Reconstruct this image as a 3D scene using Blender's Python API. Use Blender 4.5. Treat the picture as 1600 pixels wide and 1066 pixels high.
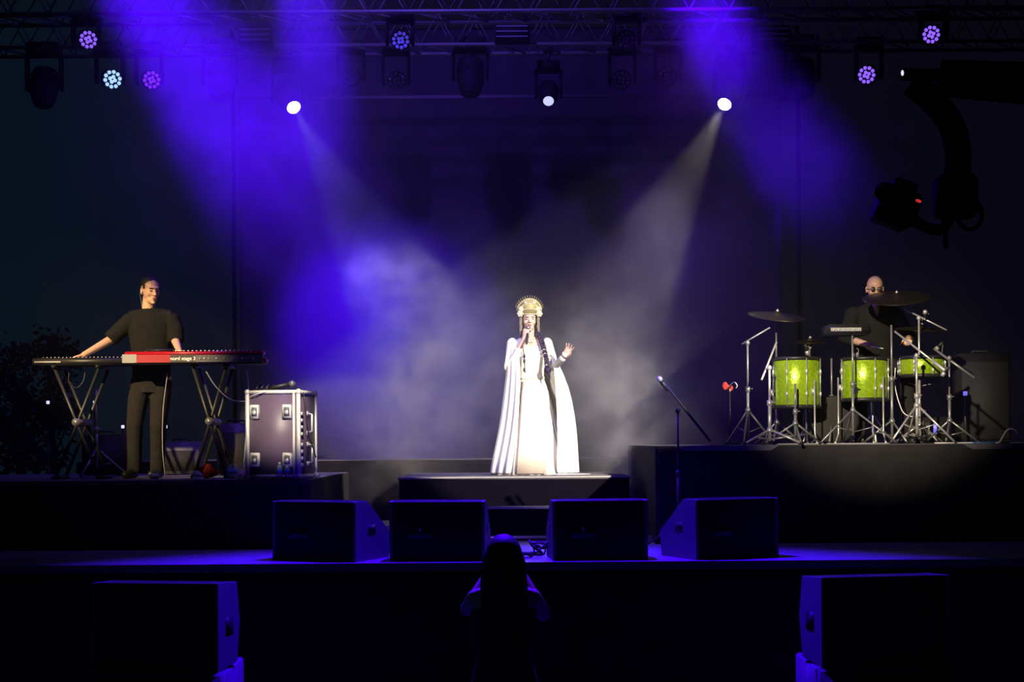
import bpy, bmesh, math, random
from mathutils import Vector, Matrix, Euler
for _o in list(bpy.data.objects): bpy.data.objects.remove(_o)
S = bpy.context.scene
COL = S.collection
V = Vector
PI = math.pi
F, CX, HY, EYE, ROLL = 2222.0, 800.0, 690.0, 2.14, math.radians(0.4)

def P(px, py, Y):
    """the place at depth Y metres from the camera that the photograph shows at this spot"""
    u, v = px - CX, HY - py
    c, s = math.cos(ROLL), math.sin(ROLL)
    return V(((u*c + v*s)*Y/F, Y, EYE + (-u*s + v*c)*Y/F))

# ---------------------------------------------------------------- camera
cd = bpy.data.cameras.new('camera'); cam = bpy.data.objects.new('camera', cd); COL.objects.link(cam)
cam.location = (0, 0, EYE)
cam.rotation_euler = (Matrix.Rotation(PI/2, 3, 'X') @ Matrix.Rotation(-ROLL, 3, 'Z')).to_euler()
cd.sensor_width = 36; cd.lens = 36*F/1600; cd.shift_y = (HY - 533)/1600.0; cd.shift_x = 0
cd.clip_end = 300
S.camera = cam

# ---------------------------------------------------------------- colour and sampling
S.view_settings.view_transform = 'Standard'; S.view_settings.look = 'None'
S.view_settings.gamma = 1; S.view_settings.exposure = 0; S.view_settings.use_curve_mapping = False
cy = S.cycles
cy.use_denoising = True; cy.max_bounces = 4; cy.diffuse_bounces = 2; cy.glossy_bounces = 2
cy.volume_bounces = 0; cy.transparent_max_bounces = 8; cy.sample_clamp_indirect = 2.0; cy.sample_clamp_direct = 0
cy.volume_step_rate = 1.0; cy.volume_max_steps = 128
cy.use_adaptive_sampling = True; cy.adaptive_threshold = .02; cy.adaptive_min_samples = 16

# ---------------------------------------------------------------- night sky
W = bpy.data.worlds.new('night_sky'); S.world = W; W.use_nodes = True
nt = W.node_tree; nt.nodes.clear()
out = nt.nodes.new('ShaderNodeOutputWorld'); bg = nt.nodes.new('ShaderNodeBackground')
tc = nt.nodes.new('ShaderNodeTexCoord'); sp = nt.nodes.new('ShaderNodeSeparateXYZ'); rp = nt.nodes.new('ShaderNodeValToRGB')
mr = nt.nodes.new('ShaderNodeMapRange'); mr.inputs[1].default_value = -.40; mr.inputs[2].default_value = .40
rp.color_ramp.elements[0].color = (.0014, .0072, .0125, 1); rp.color_ramp.elements[1].color = (.0020, .0018, .0052, 1)
rp.color_ramp.elements[1].position = 1.0
e = rp.color_ramp.elements.new(.35); e.color = (.0030, .0026, .0085, 1)
nt.links.new(tc.outputs['Generated'], sp.inputs[0]); nt.links.new(sp.outputs[0], mr.inputs[0])
nt.links.new(mr.outputs[0], rp.inputs[0]); nt.links.new(rp.outputs[0], bg.inputs[0]); nt.links.new(bg.outputs[0], out.inputs[0])
bg.inputs[1].default_value = 1.0

# ---------------------------------------------------------------- stage lights
def spot(name, loc, aim, power, col, angle, blend=.3, size=.06):
    l = bpy.data.lights.new(name, 'SPOT'); l.energy = power; l.color = col
    l.spot_size = math.radians(angle); l.spot_blend = blend; l.shadow_soft_size = size
    o = bpy.data.objects.new(name, l); COL.objects.link(o); o.location = loc
    o.rotation_euler = (V(aim) - V(loc)).to_track_quat('-Z', 'Y').to_euler()
    return o
BLUE = (.068, .0, 1.0); VIO = (.16, .02, 1.0); WHT = (1, .97, .90); WARM = (1, .78, .46)
LAMP_L, LAMP_R, LAMP_C = P(459, 168, 17.0), P(1132, 163, 17.0), P(857, 158, 17.0)
AIM_L, AIM_R = P(790, 760, 16.2), P(810, 760, 16.2)
spot('white_beam', LAMP_L + (AIM_L-LAMP_L).normalized()*.05, AIM_L, 520, (1, .88, .78), 31, .45, .04)
spot('white_beam', LAMP_R + (AIM_R-LAMP_R).normalized()*.05, AIM_R, 540, (1, .87, .76), 31, .45, .04)
# follow spot at the back of the audience, trained on the singer
spot('follow_spot', (7.2, 4.0, 7.6), (.24, 14.8, 2.68), 15500, (1, .90, .74), 13.2, .10, .08)
spot('front_spot', (-4.0, 3.0, 6.5), (.25, 14.8, 2.75), 4200, (1, .90, .70), 9, .3, .08)
# blue wash beams from the front truss thrown upstage through the haze
spot('blue_beam', P(-60, -430, 11), P(500, 380, 17), 30000, BLUE, 22, 1, .08)
spot('blue_beam', P(420, -430, 11.5), P(520, 330, 17), 16000, BLUE, 14, .8, .08)
spot('blue_beam', P(790, -420, 11.5), P(1290, 305, 18), 22000, BLUE, 13, .9, .08)
spot('violet_beam', P(1000, -420, 11.3), P(1060, 400, 17.5), 1500, (.20, .02, 1), 24, 1, .08)
# added broad blue fill, standing in for scattered light in the upstage haze
spot('blue_fill', (-1.5, 12.5, 9.4), (-.6, 17.5, 3.0), 1250, (.16, .07, 1), 110, 1, .2)
# blue wash down on the stage lip, the monitors and the front row
spot('blue_downlight', (0, 12.2, 7.3), (0, 9.3, 1.0), 12000, (.045, .0, 1), 68, .5, .1)
# warm keys for the two musicians
spot('warm_key', (-7.5, 5.0, 6.6), P(228, 585, 13.2), 9000, (1, .73, .40), 11, .6, .08)
spot('warm_key', (-1.0, 3.0, 5.6), P(1370, 600, 13.8), 8500, (1, .84, .60), 14, .9, .08)
spot('cool_key', (-1.0, 5.0, 6.8), P(440, 680, 12.9), 9000, (1, .88, .70), 5.5, .6, .08)

# ---------------------------------------------------------------- materials
def mat(name, col, rough=.6, metal=0, var=0, scale=20, bump=0, spec=.5, sheen=0, coat=0, emit=None, es=0, alpha=1):
    m = bpy.data.materials.new(name); m.use_nodes = True
    n = m.node_tree.nodes; l = m.node_tree.links
    b = n['Principled BSDF']
    b.inputs['Base Color'].default_value = (*col, 1); b.inputs['Roughness'].default_value = rough
    b.inputs['Metallic'].default_value = metal; b.inputs['Specular IOR Level'].default_value = spec
    if sheen: b.inputs['Sheen Weight'].default_value = sheen
    if coat: b.inputs['Coat Weight'].default_value = coat
    if alpha < 1: b.inputs['Alpha'].default_value = alpha
    if var or bump:
        t = n.new('ShaderNodeTexCoord'); z = n.new('ShaderNodeTexNoise'); z.inputs['Scale'].default_value = scale
        z.inputs['Detail'].default_value = 4
        l.new(t.outputs['Object'], z.inputs['Vector'])
        if var:
            mx = n.new('ShaderNodeMix'); mx.data_type = 'RGBA'
            mx.inputs[6].default_value = (*[c*(1-var) for c in col], 1); mx.inputs[7].default_value = (*[min(1, c*(1+var)) for c in col], 1)
            l.new(z.outputs['Fac'], mx.inputs[0]); l.new(mx.outputs[2], b.inputs['Base Color'])
        if bump:
            bp = n.new('ShaderNodeBump'); bp.inputs['Strength'].default_value = bump; bp.inputs['Distance'].default_value = .01
            l.new(z.outputs['Fac'], bp.inputs['Height']); l.new(bp.outputs[0], b.inputs['Normal'])
    if emit:
        b.inputs['Emission Color'].default_value = (*emit, 1); b.inputs['Emission Strength'].default_value = es
        m.cycles.emission_sampling = 'NONE'
    return m
M = dict(
    deck=mat('black_deck', (.16, .15, .16), .45, var=.4, scale=6, bump=.15),
    cloth=mat('black_drape', (.030, .029, .030), .9, spec=.08, var=.35, scale=5, bump=.2),
    backdrop=mat('backdrop_cloth', (.050, .044, .056), .95, spec=.1, var=.1, scale=2),
    scrim=mat('border_cloth', (.07, .065, .08), .95, spec=.1, var=.1, scale=3),
    crane=mat('crane_black', (.004, .004, .004), .8, spec=.02),
    ground=mat('ground', (.008, .008, .008), .9, var=.4, scale=3, bump=.3),
    cab=mat('black_cabinet', (.016, .016, .016), .6, spec=.15, var=.3, scale=60, bump=.2),
    cabside=mat('black_cabinet_paint', (.10, .10, .11), .6, var=.2, scale=80, bump=.15),
    grille=mat('speaker_grille', (.012, .012, .012), .7, bump=.5, scale=300),
    plastic=mat('black_plastic', (.015, .015, .016), .45, var=.2, scale=30),
    fixture=mat('fixture_black', (.010, .010, .011), .7, spec=.15),
    alu=mat('aluminium', (.62, .60, .58), .34, metal=.9, var=.1, scale=40),
    truss=mat('truss_aluminium', (.13, .13, .13), .55, metal=.4), casealu=mat('satin_aluminium', (.62, .60, .52), .5, metal=.25, var=.15, scale=40),
    chrome=mat('chrome', (.62, .61, .60), .32, metal=.6),
    dchrome=mat('dark_chrome', (.26, .26, .26), .35, metal=.5),
    blackmetal=mat('black_metal', (.03, .03, .03), .4, metal=.4),
    casepanel=mat('flight_case_panel', (.085, .055, .085), .5, var=.12, scale=8),
    red=mat('red_lacquer', (.36, .006, .02), .35, coat=.3),
    white=mat('white_print', (.9, .9, .9), .5),
    platform=mat('platform_fascia', (.006, .0045, .0095), .95, spec=.02, var=.2, scale=6),
    whitekey=mat('white_key', (.75, .75, .73), .3),
    grey=mat('grey_plastic', (.28, .28, .28), .5),
    skin=mat('skin', (.62, .37, .24), .5, var=.06, scale=25),
    skinpale=mat('pale_skin', (.74, .50, .42), .5, var=.05, scale=25),
    skinb=mat('shoulder_skin', (.6, .42, .34), .5),
    hair=mat('dark_hair', (.016, .012, .010), .6, var=.4, scale=90, bump=.4),
    purplehair=mat('dark_violet_hair', (.018, .008, .038), .5, var=.4, scale=120, bump=.5),
    tshirt=mat('black_tshirt', (.013, .013, .012), .95, spec=.08, var=.3, scale=12, bump=.3),
    jeans=mat('grey_black_jeans', (.020, .019, .018), .95, spec=.08, var=.4, scale=25, bump=.3),
    shoe=mat('black_shoe', (.02, .02, .02), .5),
    dress=mat('ivory_dress', (.86, .80, .70), .8, var=.05, scale=3, bump=.1),
    panel=mat('blush_dress_panel', (.84, .70, .60), .8, var=.08, scale=6, bump=.1),
    cape=mat('white_cape', (.90, .89, .84), .8, var=.03, scale=3),
    lace=mat('white_lace', (.72, .70, .62), .8, var=.3, scale=70, bump=.5),
    gold=mat('gold_filigree', (.36, .31, .13), .5, metal=.2, var=.3, scale=90),
    pearl=mat('pearl', (.62, .56, .42), .25, coat=.3),
    lip=mat('lips', (.34, .11, .09), .5), eye=mat('eye', (.03, .02, .02), .2), brow=mat('eyebrow', (.05, .03, .025), .8),
    lime=mat('lime_lacquer', (.30, .48, .012), .27, metal=.3, var=.6, scale=45, bump=.25, coat=.6),
    drumhead=mat('drum_skin', (.55, .55, .52), .5), cymbal=mat('dark_bronze', (.10, .085, .05), .35, metal=.9, bump=.2, scale=60),
    cable=mat('black_cable', (.015, .015, .015), .5), greycable=mat('grey_cable', (.35, .35, .38), .5),
    bluecable=mat('blue_cable', (.05, .22, .5), .5), whitecable=mat('white_cable', (.8, .8, .76), .5),
    foliage=mat('dark_foliage', (.02, .03, .012), .8, var=.4, scale=5), bark=mat('bark', (.03, .022, .016), .9, bump=.5, scale=30),
    tint=mat('red_tinted_glass', (.10, .012, .03), .15),
    lens=mat('white_lamp_lens', (1, 1, 1), .3, emit=(1, .98, .93), es=30),
    dimlens=mat('dim_lamp_lens', (.6, .6, .7), .3, emit=(.55, .58, .85), es=1.1),
    deadlens=mat('unlit_lens', (.02, .02, .025), .05, coat=1),
    ledv=mat('violet_led', (.2, .1, .6), .3, emit=(.22, .03, 1), es=.9),
    ledvw=mat('bright_violet_led', (.2, .1, .6), .3, emit=(.28, .12, 1), es=1.15),
    ledw=mat('pale_cyan_led', (.4, .6, .9), .3, emit=(.42, .70, 1), es=1.2),
    ledd=mat('dim_blue_led', (.1, .1, .5), .3, emit=(.10, .07, .8), es=.55),
    tally=mat('red_tally_light', (.5, 0, 0), .3, emit=(1, .05, .06), es=.5),
    indicator=mat('white_indicator', (.8, .8, 1), .3, emit=(.75, .75, 1), es=1.1),
    blueind=mat('blue_indicator', (.3, .3, 1), .3, emit=(.22, .2, 1), es=.8),
    glass=mat('bottle_plastic', (.35, .38, .48), .15, alpha=.6), water=mat('bottle_cap', (.1, .2, .6), .4),
    paint_red=mat('red_fabric', (.45, .03, .02), .8, var=.8, scale=40), cream=mat('cream_plastic', (.85, .80, .45), .5),
)

# ---------------------------------------------------------------- mesh helpers
def obj(name, bm, m, parent=None, smooth=True, remesh=0, sm=2, loc=None):
    me = bpy.data.meshes.new(name); bmesh.ops.recalc_face_normals(bm, faces=bm.faces[:]); bm.to_mesh(me); bm.free()
    o = bpy.data.objects.new(name, me); COL.objects.link(o); me.materials.append(M[m] if isinstance(m, str) else m)
    if smooth:
        for p in me.polygons: p.use_smooth = True
    if remesh:
        r = o.modifiers.new('merge', 'REMESH'); r.mode = 'VOXEL'; r.voxel_size = remesh; r.use_smooth_shade = True
        if sm:
            s = o.modifiers.new('soften', 'SMOOTH'); s.factor = .5; s.iterations = sm
    if parent: o.parent = parent
    if loc is not None: o.location = loc
    return o
def thing(name, label, cat, loc=(0, 0, 0), rz=0, group=None):
    o = bpy.data.objects.new(name, None); COL.objects.link(o); o.location = loc; o.rotation_euler = (0, 0, rz)
    o['label'] = label; o['category'] = cat
    if group: o['group'] = group
    return o
def tag(o, label, cat, group=None, kind=None):
    o['label'] = label; o['category'] = cat
    if group: o['group'] = group
    if kind: o['kind'] = kind
    return o
def struct(o): o['kind'] = 'structure'; return o
B = bmesh.new
def box(bm, a, b, mtx=None):
    (x0, y0, z0), (x1, y1, z1) = a, b
    vs = [V((x, y, z)) for x in (x0, x1) for y in (y0, y1) for z in (z0, z1)]
    if mtx is not None: vs = [mtx @ v for v in vs]
    v = [bm.verts.new(q) for q in vs]
    for f in ((0, 1, 3, 2), (4, 6, 7, 5), (0, 4, 5, 1), (2, 3, 7, 6), (0, 2, 6, 4), (1, 5, 7, 3)): bm.faces.new([v[i] for i in f])
    return bm
def bevbox(bm, a, b, r=.01, mtx=None):
    t = B(); box(t, a, b); bmesh.ops.bevel(t, geom=t.edges[:], offset=r, segments=2, affect='EDGES')
    if mtx is not None: t.transform(mtx)
    me = bpy.data.meshes.new('t'); t.to_mesh(me); t.free(); bm.from_mesh(me); bpy.data.meshes.remove(me); return bm
def frame(d):
    d = d.normalized(); a = V((0, 0, 1)) if abs(d.z) < .9 else V((1, 0, 0))
    x = d.cross(a).normalized(); return x, d.cross(x).normalized()
def tube(bm, pts, rad, n=8, rounded=False, flat=1.0):
    pts = [V(p) for p in pts]
    if not hasattr(rad, '__len__'): rad = [rad]*len(pts)
    rad = list(rad)
    if rounded:
        d0 = (pts[0]-pts[1]).normalized(); d1 = (pts[-1]-pts[-2]).normalized(); P0, P1, r0, r1 = pts[0], pts[-1], rad[0], rad[-1]
        k = (.95, .7, .35); a = [P0+d0*r0*q for q in k]; ar = [r0*math.sqrt(1-q*q) for q in k]
        b = [P1+d1*r1*q for q in reversed(k)]; br = [r1*math.sqrt(1-q*q) for q in reversed(k)]
        pts = a+pts+b; rad = ar+rad+br
    rings = []; px = None
    for i, p in enumerate(pts):
        d = (pts[min(i+1, len(pts)-1)]-pts[max(i-1, 0)])
        if d.length < 1e-7: d = V((0, 0, 1))
        d.normalize()
        if px is None: x, y = frame(d)
        else:
            x = px-d*px.dot(d)
            if x.length < 1e-4: x, _ = frame(d)
            x.normalize(); y = d.cross(x)
        px = x
        rings.append([bm.verts.new(p+x*(rad[i]*math.cos(2*PI*j/n))+y*(rad[i]*flat*math.sin(2*PI*j/n))) for j in range(n)])
    for a, b in zip(rings, rings[1:]):
        for j in range(n): bm.faces.new((a[j], a[(j+1) % n], b[(j+1) % n], b[j]))
    bm.faces.new(rings[0][::-1]); bm.faces.new(rings[-1])
    return bm
def loft(bm, rings, n=24):
    """closed stack of flat rings: (cx, cy, z, rx, ry)"""
    R = []
    for (cx_, cy_, z, rx, ry) in rings:
        R.append([bm.verts.new((cx_+rx*math.cos(2*PI*j/n), cy_+ry*math.sin(2*PI*j/n), z)) for j in range(n)])
    for a, b in zip(R, R[1:]):
        for j in range(n): bm.faces.new((a[j], a[(j+1) % n], b[(j+1) % n], b[j]))
    bm.faces.new(R[0][::-1]); bm.faces.new(R[-1]); return bm
def lathe(bm, prof, n=24, mtx=None):
    R = []
    for (r, z) in prof:
        vs = [V((r*math.cos(2*PI*j/n), r*math.sin(2*PI*j/n), z)) for j in range(n)]
        if mtx is not None: vs = [mtx @ v for v in vs]
        R.append([bm.verts.new(v) for v in vs])
    for a, b in zip(R, R[1:]):
        for j in range(n): bm.faces.new((a[j], a[(j+1) % n], b[(j+1) % n], b[j]))
    bm.faces.new(R[0][::-1]); bm.faces.new(R[-1]); return bm
def ell(bm, c, r, mtx=None, u=12, v=8):
    if not hasattr(r, '__len__'): r = (r, r, r)
    m = Matrix.Translation(V(c)) @ Matrix.Diagonal((*r, 1))
    if mtx is not None: m = mtx @ m
    bmesh.ops.create_uvsphere(bm, u_segments=u, v_segments=v, radius=1, matrix=m); return bm
def prism(bm, prof, x0, x1, mtx=None):
    """outline in (y, z) drawn out along x"""
    A = [V((x0, y, z)) for y, z in prof]; C = [V((x1, y, z)) for y, z in prof]
    if mtx is not None: A = [mtx @ v for v in A]; C = [mtx @ v for v in C]
    a = [bm.verts.new(v) for v in A]; c = [bm.verts.new(v) for v in C]; n = len(a)
    for i in range(n): bm.faces.new((a[i], a[(i+1) % n], c[(i+1) % n], c[i]))
    bm.faces.new(a[::-1]); bm.faces.new(c); return bm
def curve(pts, k=8):
    pts = [V(p) for p in pts]; q = [pts[0]*2-pts[1]]+pts+[pts[-1]*2-pts[-2]]; out = []
    for i in range(1, len(q)-2):
        a, b, c, d = q[i-1:i+3]
        for j in range(k):
            t = j/k; out.append(.5*((2*b)+(c-a)*t+(2*a-5*b+4*c-d)*t*t+(3*b-a-3*c+d)*t**3))
    out.append(pts[-1]); return out
def orient(p, z, y=(0, 1, 0)):
    """frame at p whose +Z runs along z and whose Y leans to y"""
    z = V(z).normalized(); y = V(y); y = (y-z*y.dot(z)); y = y.normalized() if y.length > 1e-5 else frame(z)[0]
    x = y.cross(z); m = Matrix.Identity(4)
    for i in range(3): m[i][0], m[i][1], m[i][2], m[i][3] = x[i], y[i], z[i], p[i]
    return m

# ================================================================ the setting
ZS, ZK, ZD, ZP = 1.207, 1.82, 2.092, 1.793       # stage, keyboard riser, drum riser, singer's platform
YF = 11.0                                        # stage front edge
bm = B(); box(bm, (-40, -8, -.2), (40, 60, 0)); struct(obj('floor', bm, 'ground', smooth=False))
bm = B(); box(bm, (-7.5, YF, ZS-.10), (7.5, 21.0, ZS)); struct(obj('stage_floor', bm, 'deck', smooth=False))
def drape_panel(bm, x0, x1, y, z0, z1, amp=.02, wl=.35, seed=0, thick=.01, top_sag=0):
    n = int((x1-x0)/.05)+1; r = random.Random(seed); ph = r.random()*6; F0 = []; K0 = []
    rows = 10
    for j in range(rows+1):
        t = j/rows; z = z0+(z1-z0)*t; rf = []; rk = []
        for i in range(n+1):
            x = x0+(x1-x0)*i/n
            w = amp*(1-.6*t)*(math.sin(x*2*PI/wl+ph+.8*math.sin(x*1.7))+.4*math.sin(x*2*PI/(wl*.37)+1.3))
            s = top_sag*math.exp(-((1-t)/.10)**2)*math.sin(PI*((x-x0)/1.3+.2*t*5)) if top_sag else 0
            rf.append(bm.verts.new((x, y-w-s, z))); rk.append(bm.verts.new((x, y-w-s+thick, z)))
        F0.append(rf); K0.append(rk)
    for j in range(rows):
        for i in range(n):
            bm.faces.new((F0[j][i], F0[j][i+1], F0[j+1][i+1], F0[j+1][i])); bm.faces.new((K0[j][i], K0[j+1][i], K0[j+1][i+1], K0[j][i+1]))
    for j in range(rows):
        bm.faces.new((F0[j][0], F0[j+1][0], K0[j+1][0], K0[j][0])); bm.faces.new((F0[j][n], K0[j][n], K0[j+1][n], F0[j+1][n]))
    for i in range(n):
        bm.faces.new((F0[0][i], K0[0][i], K0[0][i+1], F0[0][i+1])); bm.faces.new((F0[rows][i], F0[rows][i+1], K0[rows][i+1], K0[rows][i]))
    return bm
bm = drape_panel(B(), -7.5, 7.5, YF-.03, 0, ZS-.05, .012, .6, 3); tag(obj('stage_skirt', bm, 'cloth'), 'black cloth skirt hanging along the front edge of the stage', 'skirt')
bm = B(); box(bm, (-7.5, YF-.07, ZS-.06), (7.5, YF-.001, ZS+.004)); struct(obj('trim_1', bm, 'deck', smooth=False))

def riser(name, label, x0, x1, y0, y1, z0, z1, skirt=True, wl=.6, sag=0, m='deck', seed=1, cl='cloth'):
    t = thing(name, label, 'riser', ((x0+x1)/2, y0, z0)); ox, oy, oz = t.location
    b = B(); box(b, (x0-ox, 0, z1-z0-.05), (x1-ox, y1-oy, z1-z0)); obj('platform_top', b, m, t, smooth=False)
    for x in (x0+.15, (x0+x1)/2, x1-.15):
        for y in (y0+.15, y1-.15): b = B(); tube(b, [(x-ox, y-oy, 0), (x-ox, y-oy, z1-z0-.05)], .025); obj('support_post', b, 'blackmetal', t)
    if skirt:
        b = drape_panel(B(), x0-ox, x1-ox, -.012, 0, z1-z0-.004, .006, wl, seed, .008, sag); obj('skirt', b, cl, t)
        for xs in (x0-ox-.01, x1-ox):
            b = B(); box(b, (xs, 0, 0), (xs+.01, y1-oy, z1-z0-.004)); obj('side_skirt', b, cl, t, smooth=False)
    return t
xk = P(484, 760, 12.5).x
riser('keyboard_riser', 'low black-skirted riser carrying the keyboards and the flight case', -6.6, xk, 12.5, 15.4, ZS, ZK, wl=1.1)
xd = P(1026, 760, 12.8).x
riser('drum_riser', 'tall riser with draped black cloth under the drum kit', xd, 6.8, 12.8, 15.8, ZS, ZD, wl=1.4, sag=.03, seed=5)
# singer's platform with its step
x0, x1 = P(622, 748, 14.0).x, P(985, 742, 14.0).x
t = thing('singer_platform', 'dark central platform with front steps under the white-robed singer', 'platform', ((x0+x1)/2, 14.0, ZS)); hw = (x1-x0)/2
b = B(); bevbox(b, (-hw, 0, ZP-ZS-.03), (hw, 2.0, ZP-ZS), .004); obj('platform_top', b, 'deck', t)
b = B(); box(b, (-hw+.01, .01, 0), (hw-.01, 1.99, ZP-ZS-.03)); obj('body', b, 'platform', t, smooth=False)
for k, (zt, ya, w) in enumerate(((.300, -.34, .60), (.030, -.64, 1.24))):
    b = B(); bevbox(b, (-w, ya, zt-.018), (w, -.001, zt), .004); obj('step_tread', b, 'alu' if k else 'deck', t)
    b = B(); box(b, (-w+.01, ya+.02, 0), (w-.01, -.002, zt-.018)); obj('step_riser', b, 'platform', t, smooth=False)
    b = B(); box(b, (-w, ya-.004, zt-.016), (w, ya-.0005, zt+.001)); obj('lit_step_edge', b, 'casealu', t, smooth=False)  # pale strip put in for the bright line of the lit tread
b = B(); box(b, (-hw, -.006, ZP-ZS-.012), (hw, -.0005, ZP-ZS+.001)); obj('lit_edge_strip', b, 'casealu', t, smooth=False)  # pale strip stands in for the light along the platform top
# rear riser running across the back of the stage
riser('rear_riser', 'long low riser across the back of the stage below the backdrop', -5.2, 5.2, 17.0, 18.8, ZS, 1.93, skirt=True, wl=2.0, seed=8, m='deck', cl='platform')
# backdrop
bx0, bx1 = P(379, 400, 19.0).x, P(1216, 400, 19.0).x; bz1 = P(800, 153, 19.0).z
t = thing('backdrop_screen', 'big dark rectangular screen hanging at the back of the stage', 'screen', ((bx0+bx1)/2, 19.0, ZS))
b = B(); box(b, (bx0-t.location.x, 0, .2), (bx1-t.location.x, .10, bz1-ZS)); obj('screen_face', b, 'backdrop', t, smooth=False)
b = B(); hw = (bx1-bx0)/2
for a, c in (((-hw-.04, -.01, .2), (-hw, .12, bz1-ZS+.04)), ((hw, -.01, .2), (hw+.04, .12, bz1-ZS+.04)), ((-hw, -.01, bz1-ZS), (hw, .12, bz1-ZS+.04))): box(b, a, c)
obj('screen_frame', b, 'plastic', t, smooth=False)
for x in (-hw*.8, hw*.8): b = B(); box(b, (x-.04, .02, -.0), (x+.04, .09, .2)); obj('foot', b, 'plastic', t, smooth=False)
# border cloth above the screen, behind the lamps
zt0 = bz1+.05
b = drape_panel(B(), P(365, 100, 19.3).x, P(1245, 100, 19.3).x, 19.35, zt0-.05, P(800, 78, 19.3).z+.3, .03, .9, 4)
t = thing('border_curtain', 'strip of dark cloth on a rail behind the lamps, above the screen', 'drape', (0, 19.38, ZS)); b.transform(Matrix.Translation((0, -19.38, -ZS))); obj('cloth', b, 'scrim', t)
xa, xb = P(365, 100, 19.3).x, P(1245, 100, 19.3).x; zr_ = P(800, 78, 19.3).z+.3-ZS
b = B(); tube(b, [(xa-.05, .01, zr_), (xb+.05, .01, zr_)], .025); obj('rail', b, 'crane', t)
for x in (xa-.03, xb+.03): b = B(); tube(b, [(x, .01, 0), (x, .01, zr_)], .03); obj('upright', b, 'crane', t)

# ================================================================ trusses
def truss(label, xa, xb, y, z, d=.40, h=.38, ch='truss', grp=None):
    t = thing('truss', label, 'truss', ((xa+xb)/2, y, z)); hw = (xb-xa)/2
    for (yy, zz) in ((0, 0), (d, 0), (0, h), (d, h)):
        b = B(); tube(b, [(-hw, yy, zz), (hw, yy, zz)], .024); obj('chord', b, ch, t)
    b = B(); n = int(2*hw/.42)
    for i in range(n):
        a, c = -hw+2*hw*i/n, -hw+2*hw*(i+1)/n; m_ = (a+c)/2
        for yy in (0, d): tube(b, [(a, yy, 0), (m_, yy, h), (c, yy, 0)], .011, 6)
        for zz in (0, h): tube(b, [(a, 0, zz), (c, d, zz)], .011, 6)
    obj('bracing', b, ch, t); return t
ZT1, ZT2 = P(800, 17, 15.0).z, P(800, 69, 16.85).z
truss('nearer aluminium truss running across the very top', -7.4, 7.4, 15.0, ZT1)
truss('rear aluminium truss over the backdrop carrying the white beam lamps', -7.4, 7.4, 16.85, ZT2)
# towers that carry both trusses, far out at the wings
for k, (x, w) in enumerate(((-7.25, 'left'), (7.25, 'right'))):
    t = thing('truss_tower', 'upright truss tower at the %s wing of the stage' % w, 'tower', (x, 16.0, 0)); H = ZT2+.9
    for a in (-.15, .15):
        for c in (-.15, .15):
            b = B(); tube(b, [(a, c, 0), (a, c, H)], .024); obj('chord', b, 'truss', t)
    b = B()
    for i in range(int(H/.5)):
        z = i*.5
        for s in (-.15, .15):
            tube(b, [(-.15, s, z), (.15, s, z+.5)], .01, 5); tube(b, [(s, -.15, z+.5), (s, .15, z)], .01, 5)
    obj('bracing', b, 'truss', t)
    b = B(); bevbox(b, (-.4, -.4, 0), (.4, .4, .03), .005); obj('base_plate', b, 'blackmetal', t)
# flat slatted boxes riding on the rear truss
for (px, py, w, lab) in ((398, 55, 52, 'slatted black dimmer box on the truss at the edge of the strong blue beam'),
                     (800, 50, 54, 'slatted black dimmer box at the middle of the rear truss'),
                     (1207, 54, 56, 'slatted black dimmer box on the truss right of the white lamp')):
    p = P(px, py, 16.6); w /= 133.; t = thing('dimmer_box', lab, 'dimmer box', (p.x, 16.6, p.z-.09), group='dimmer boxes on the rear truss')
    b = B(); bevbox(b, (-w/2, 0, 0), (w/2, .22, .20), .008); obj('housing', b, 'fixture', t)
    b = B()
    for i in range(3): box(b, (-w/2+.02, -.012, .03+i*.06), (w/2-.02, -.001, .045+i*.06))
    obj('louvre', b, 'truss', t, smooth=False)
    b = B()
    for x in (-w/3, w/3): tube(b, [(x, .1, .19), (x, .25, p.z*0+.34)], .012)
    obj('bracket', b, 'blackmetal', t)

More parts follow.
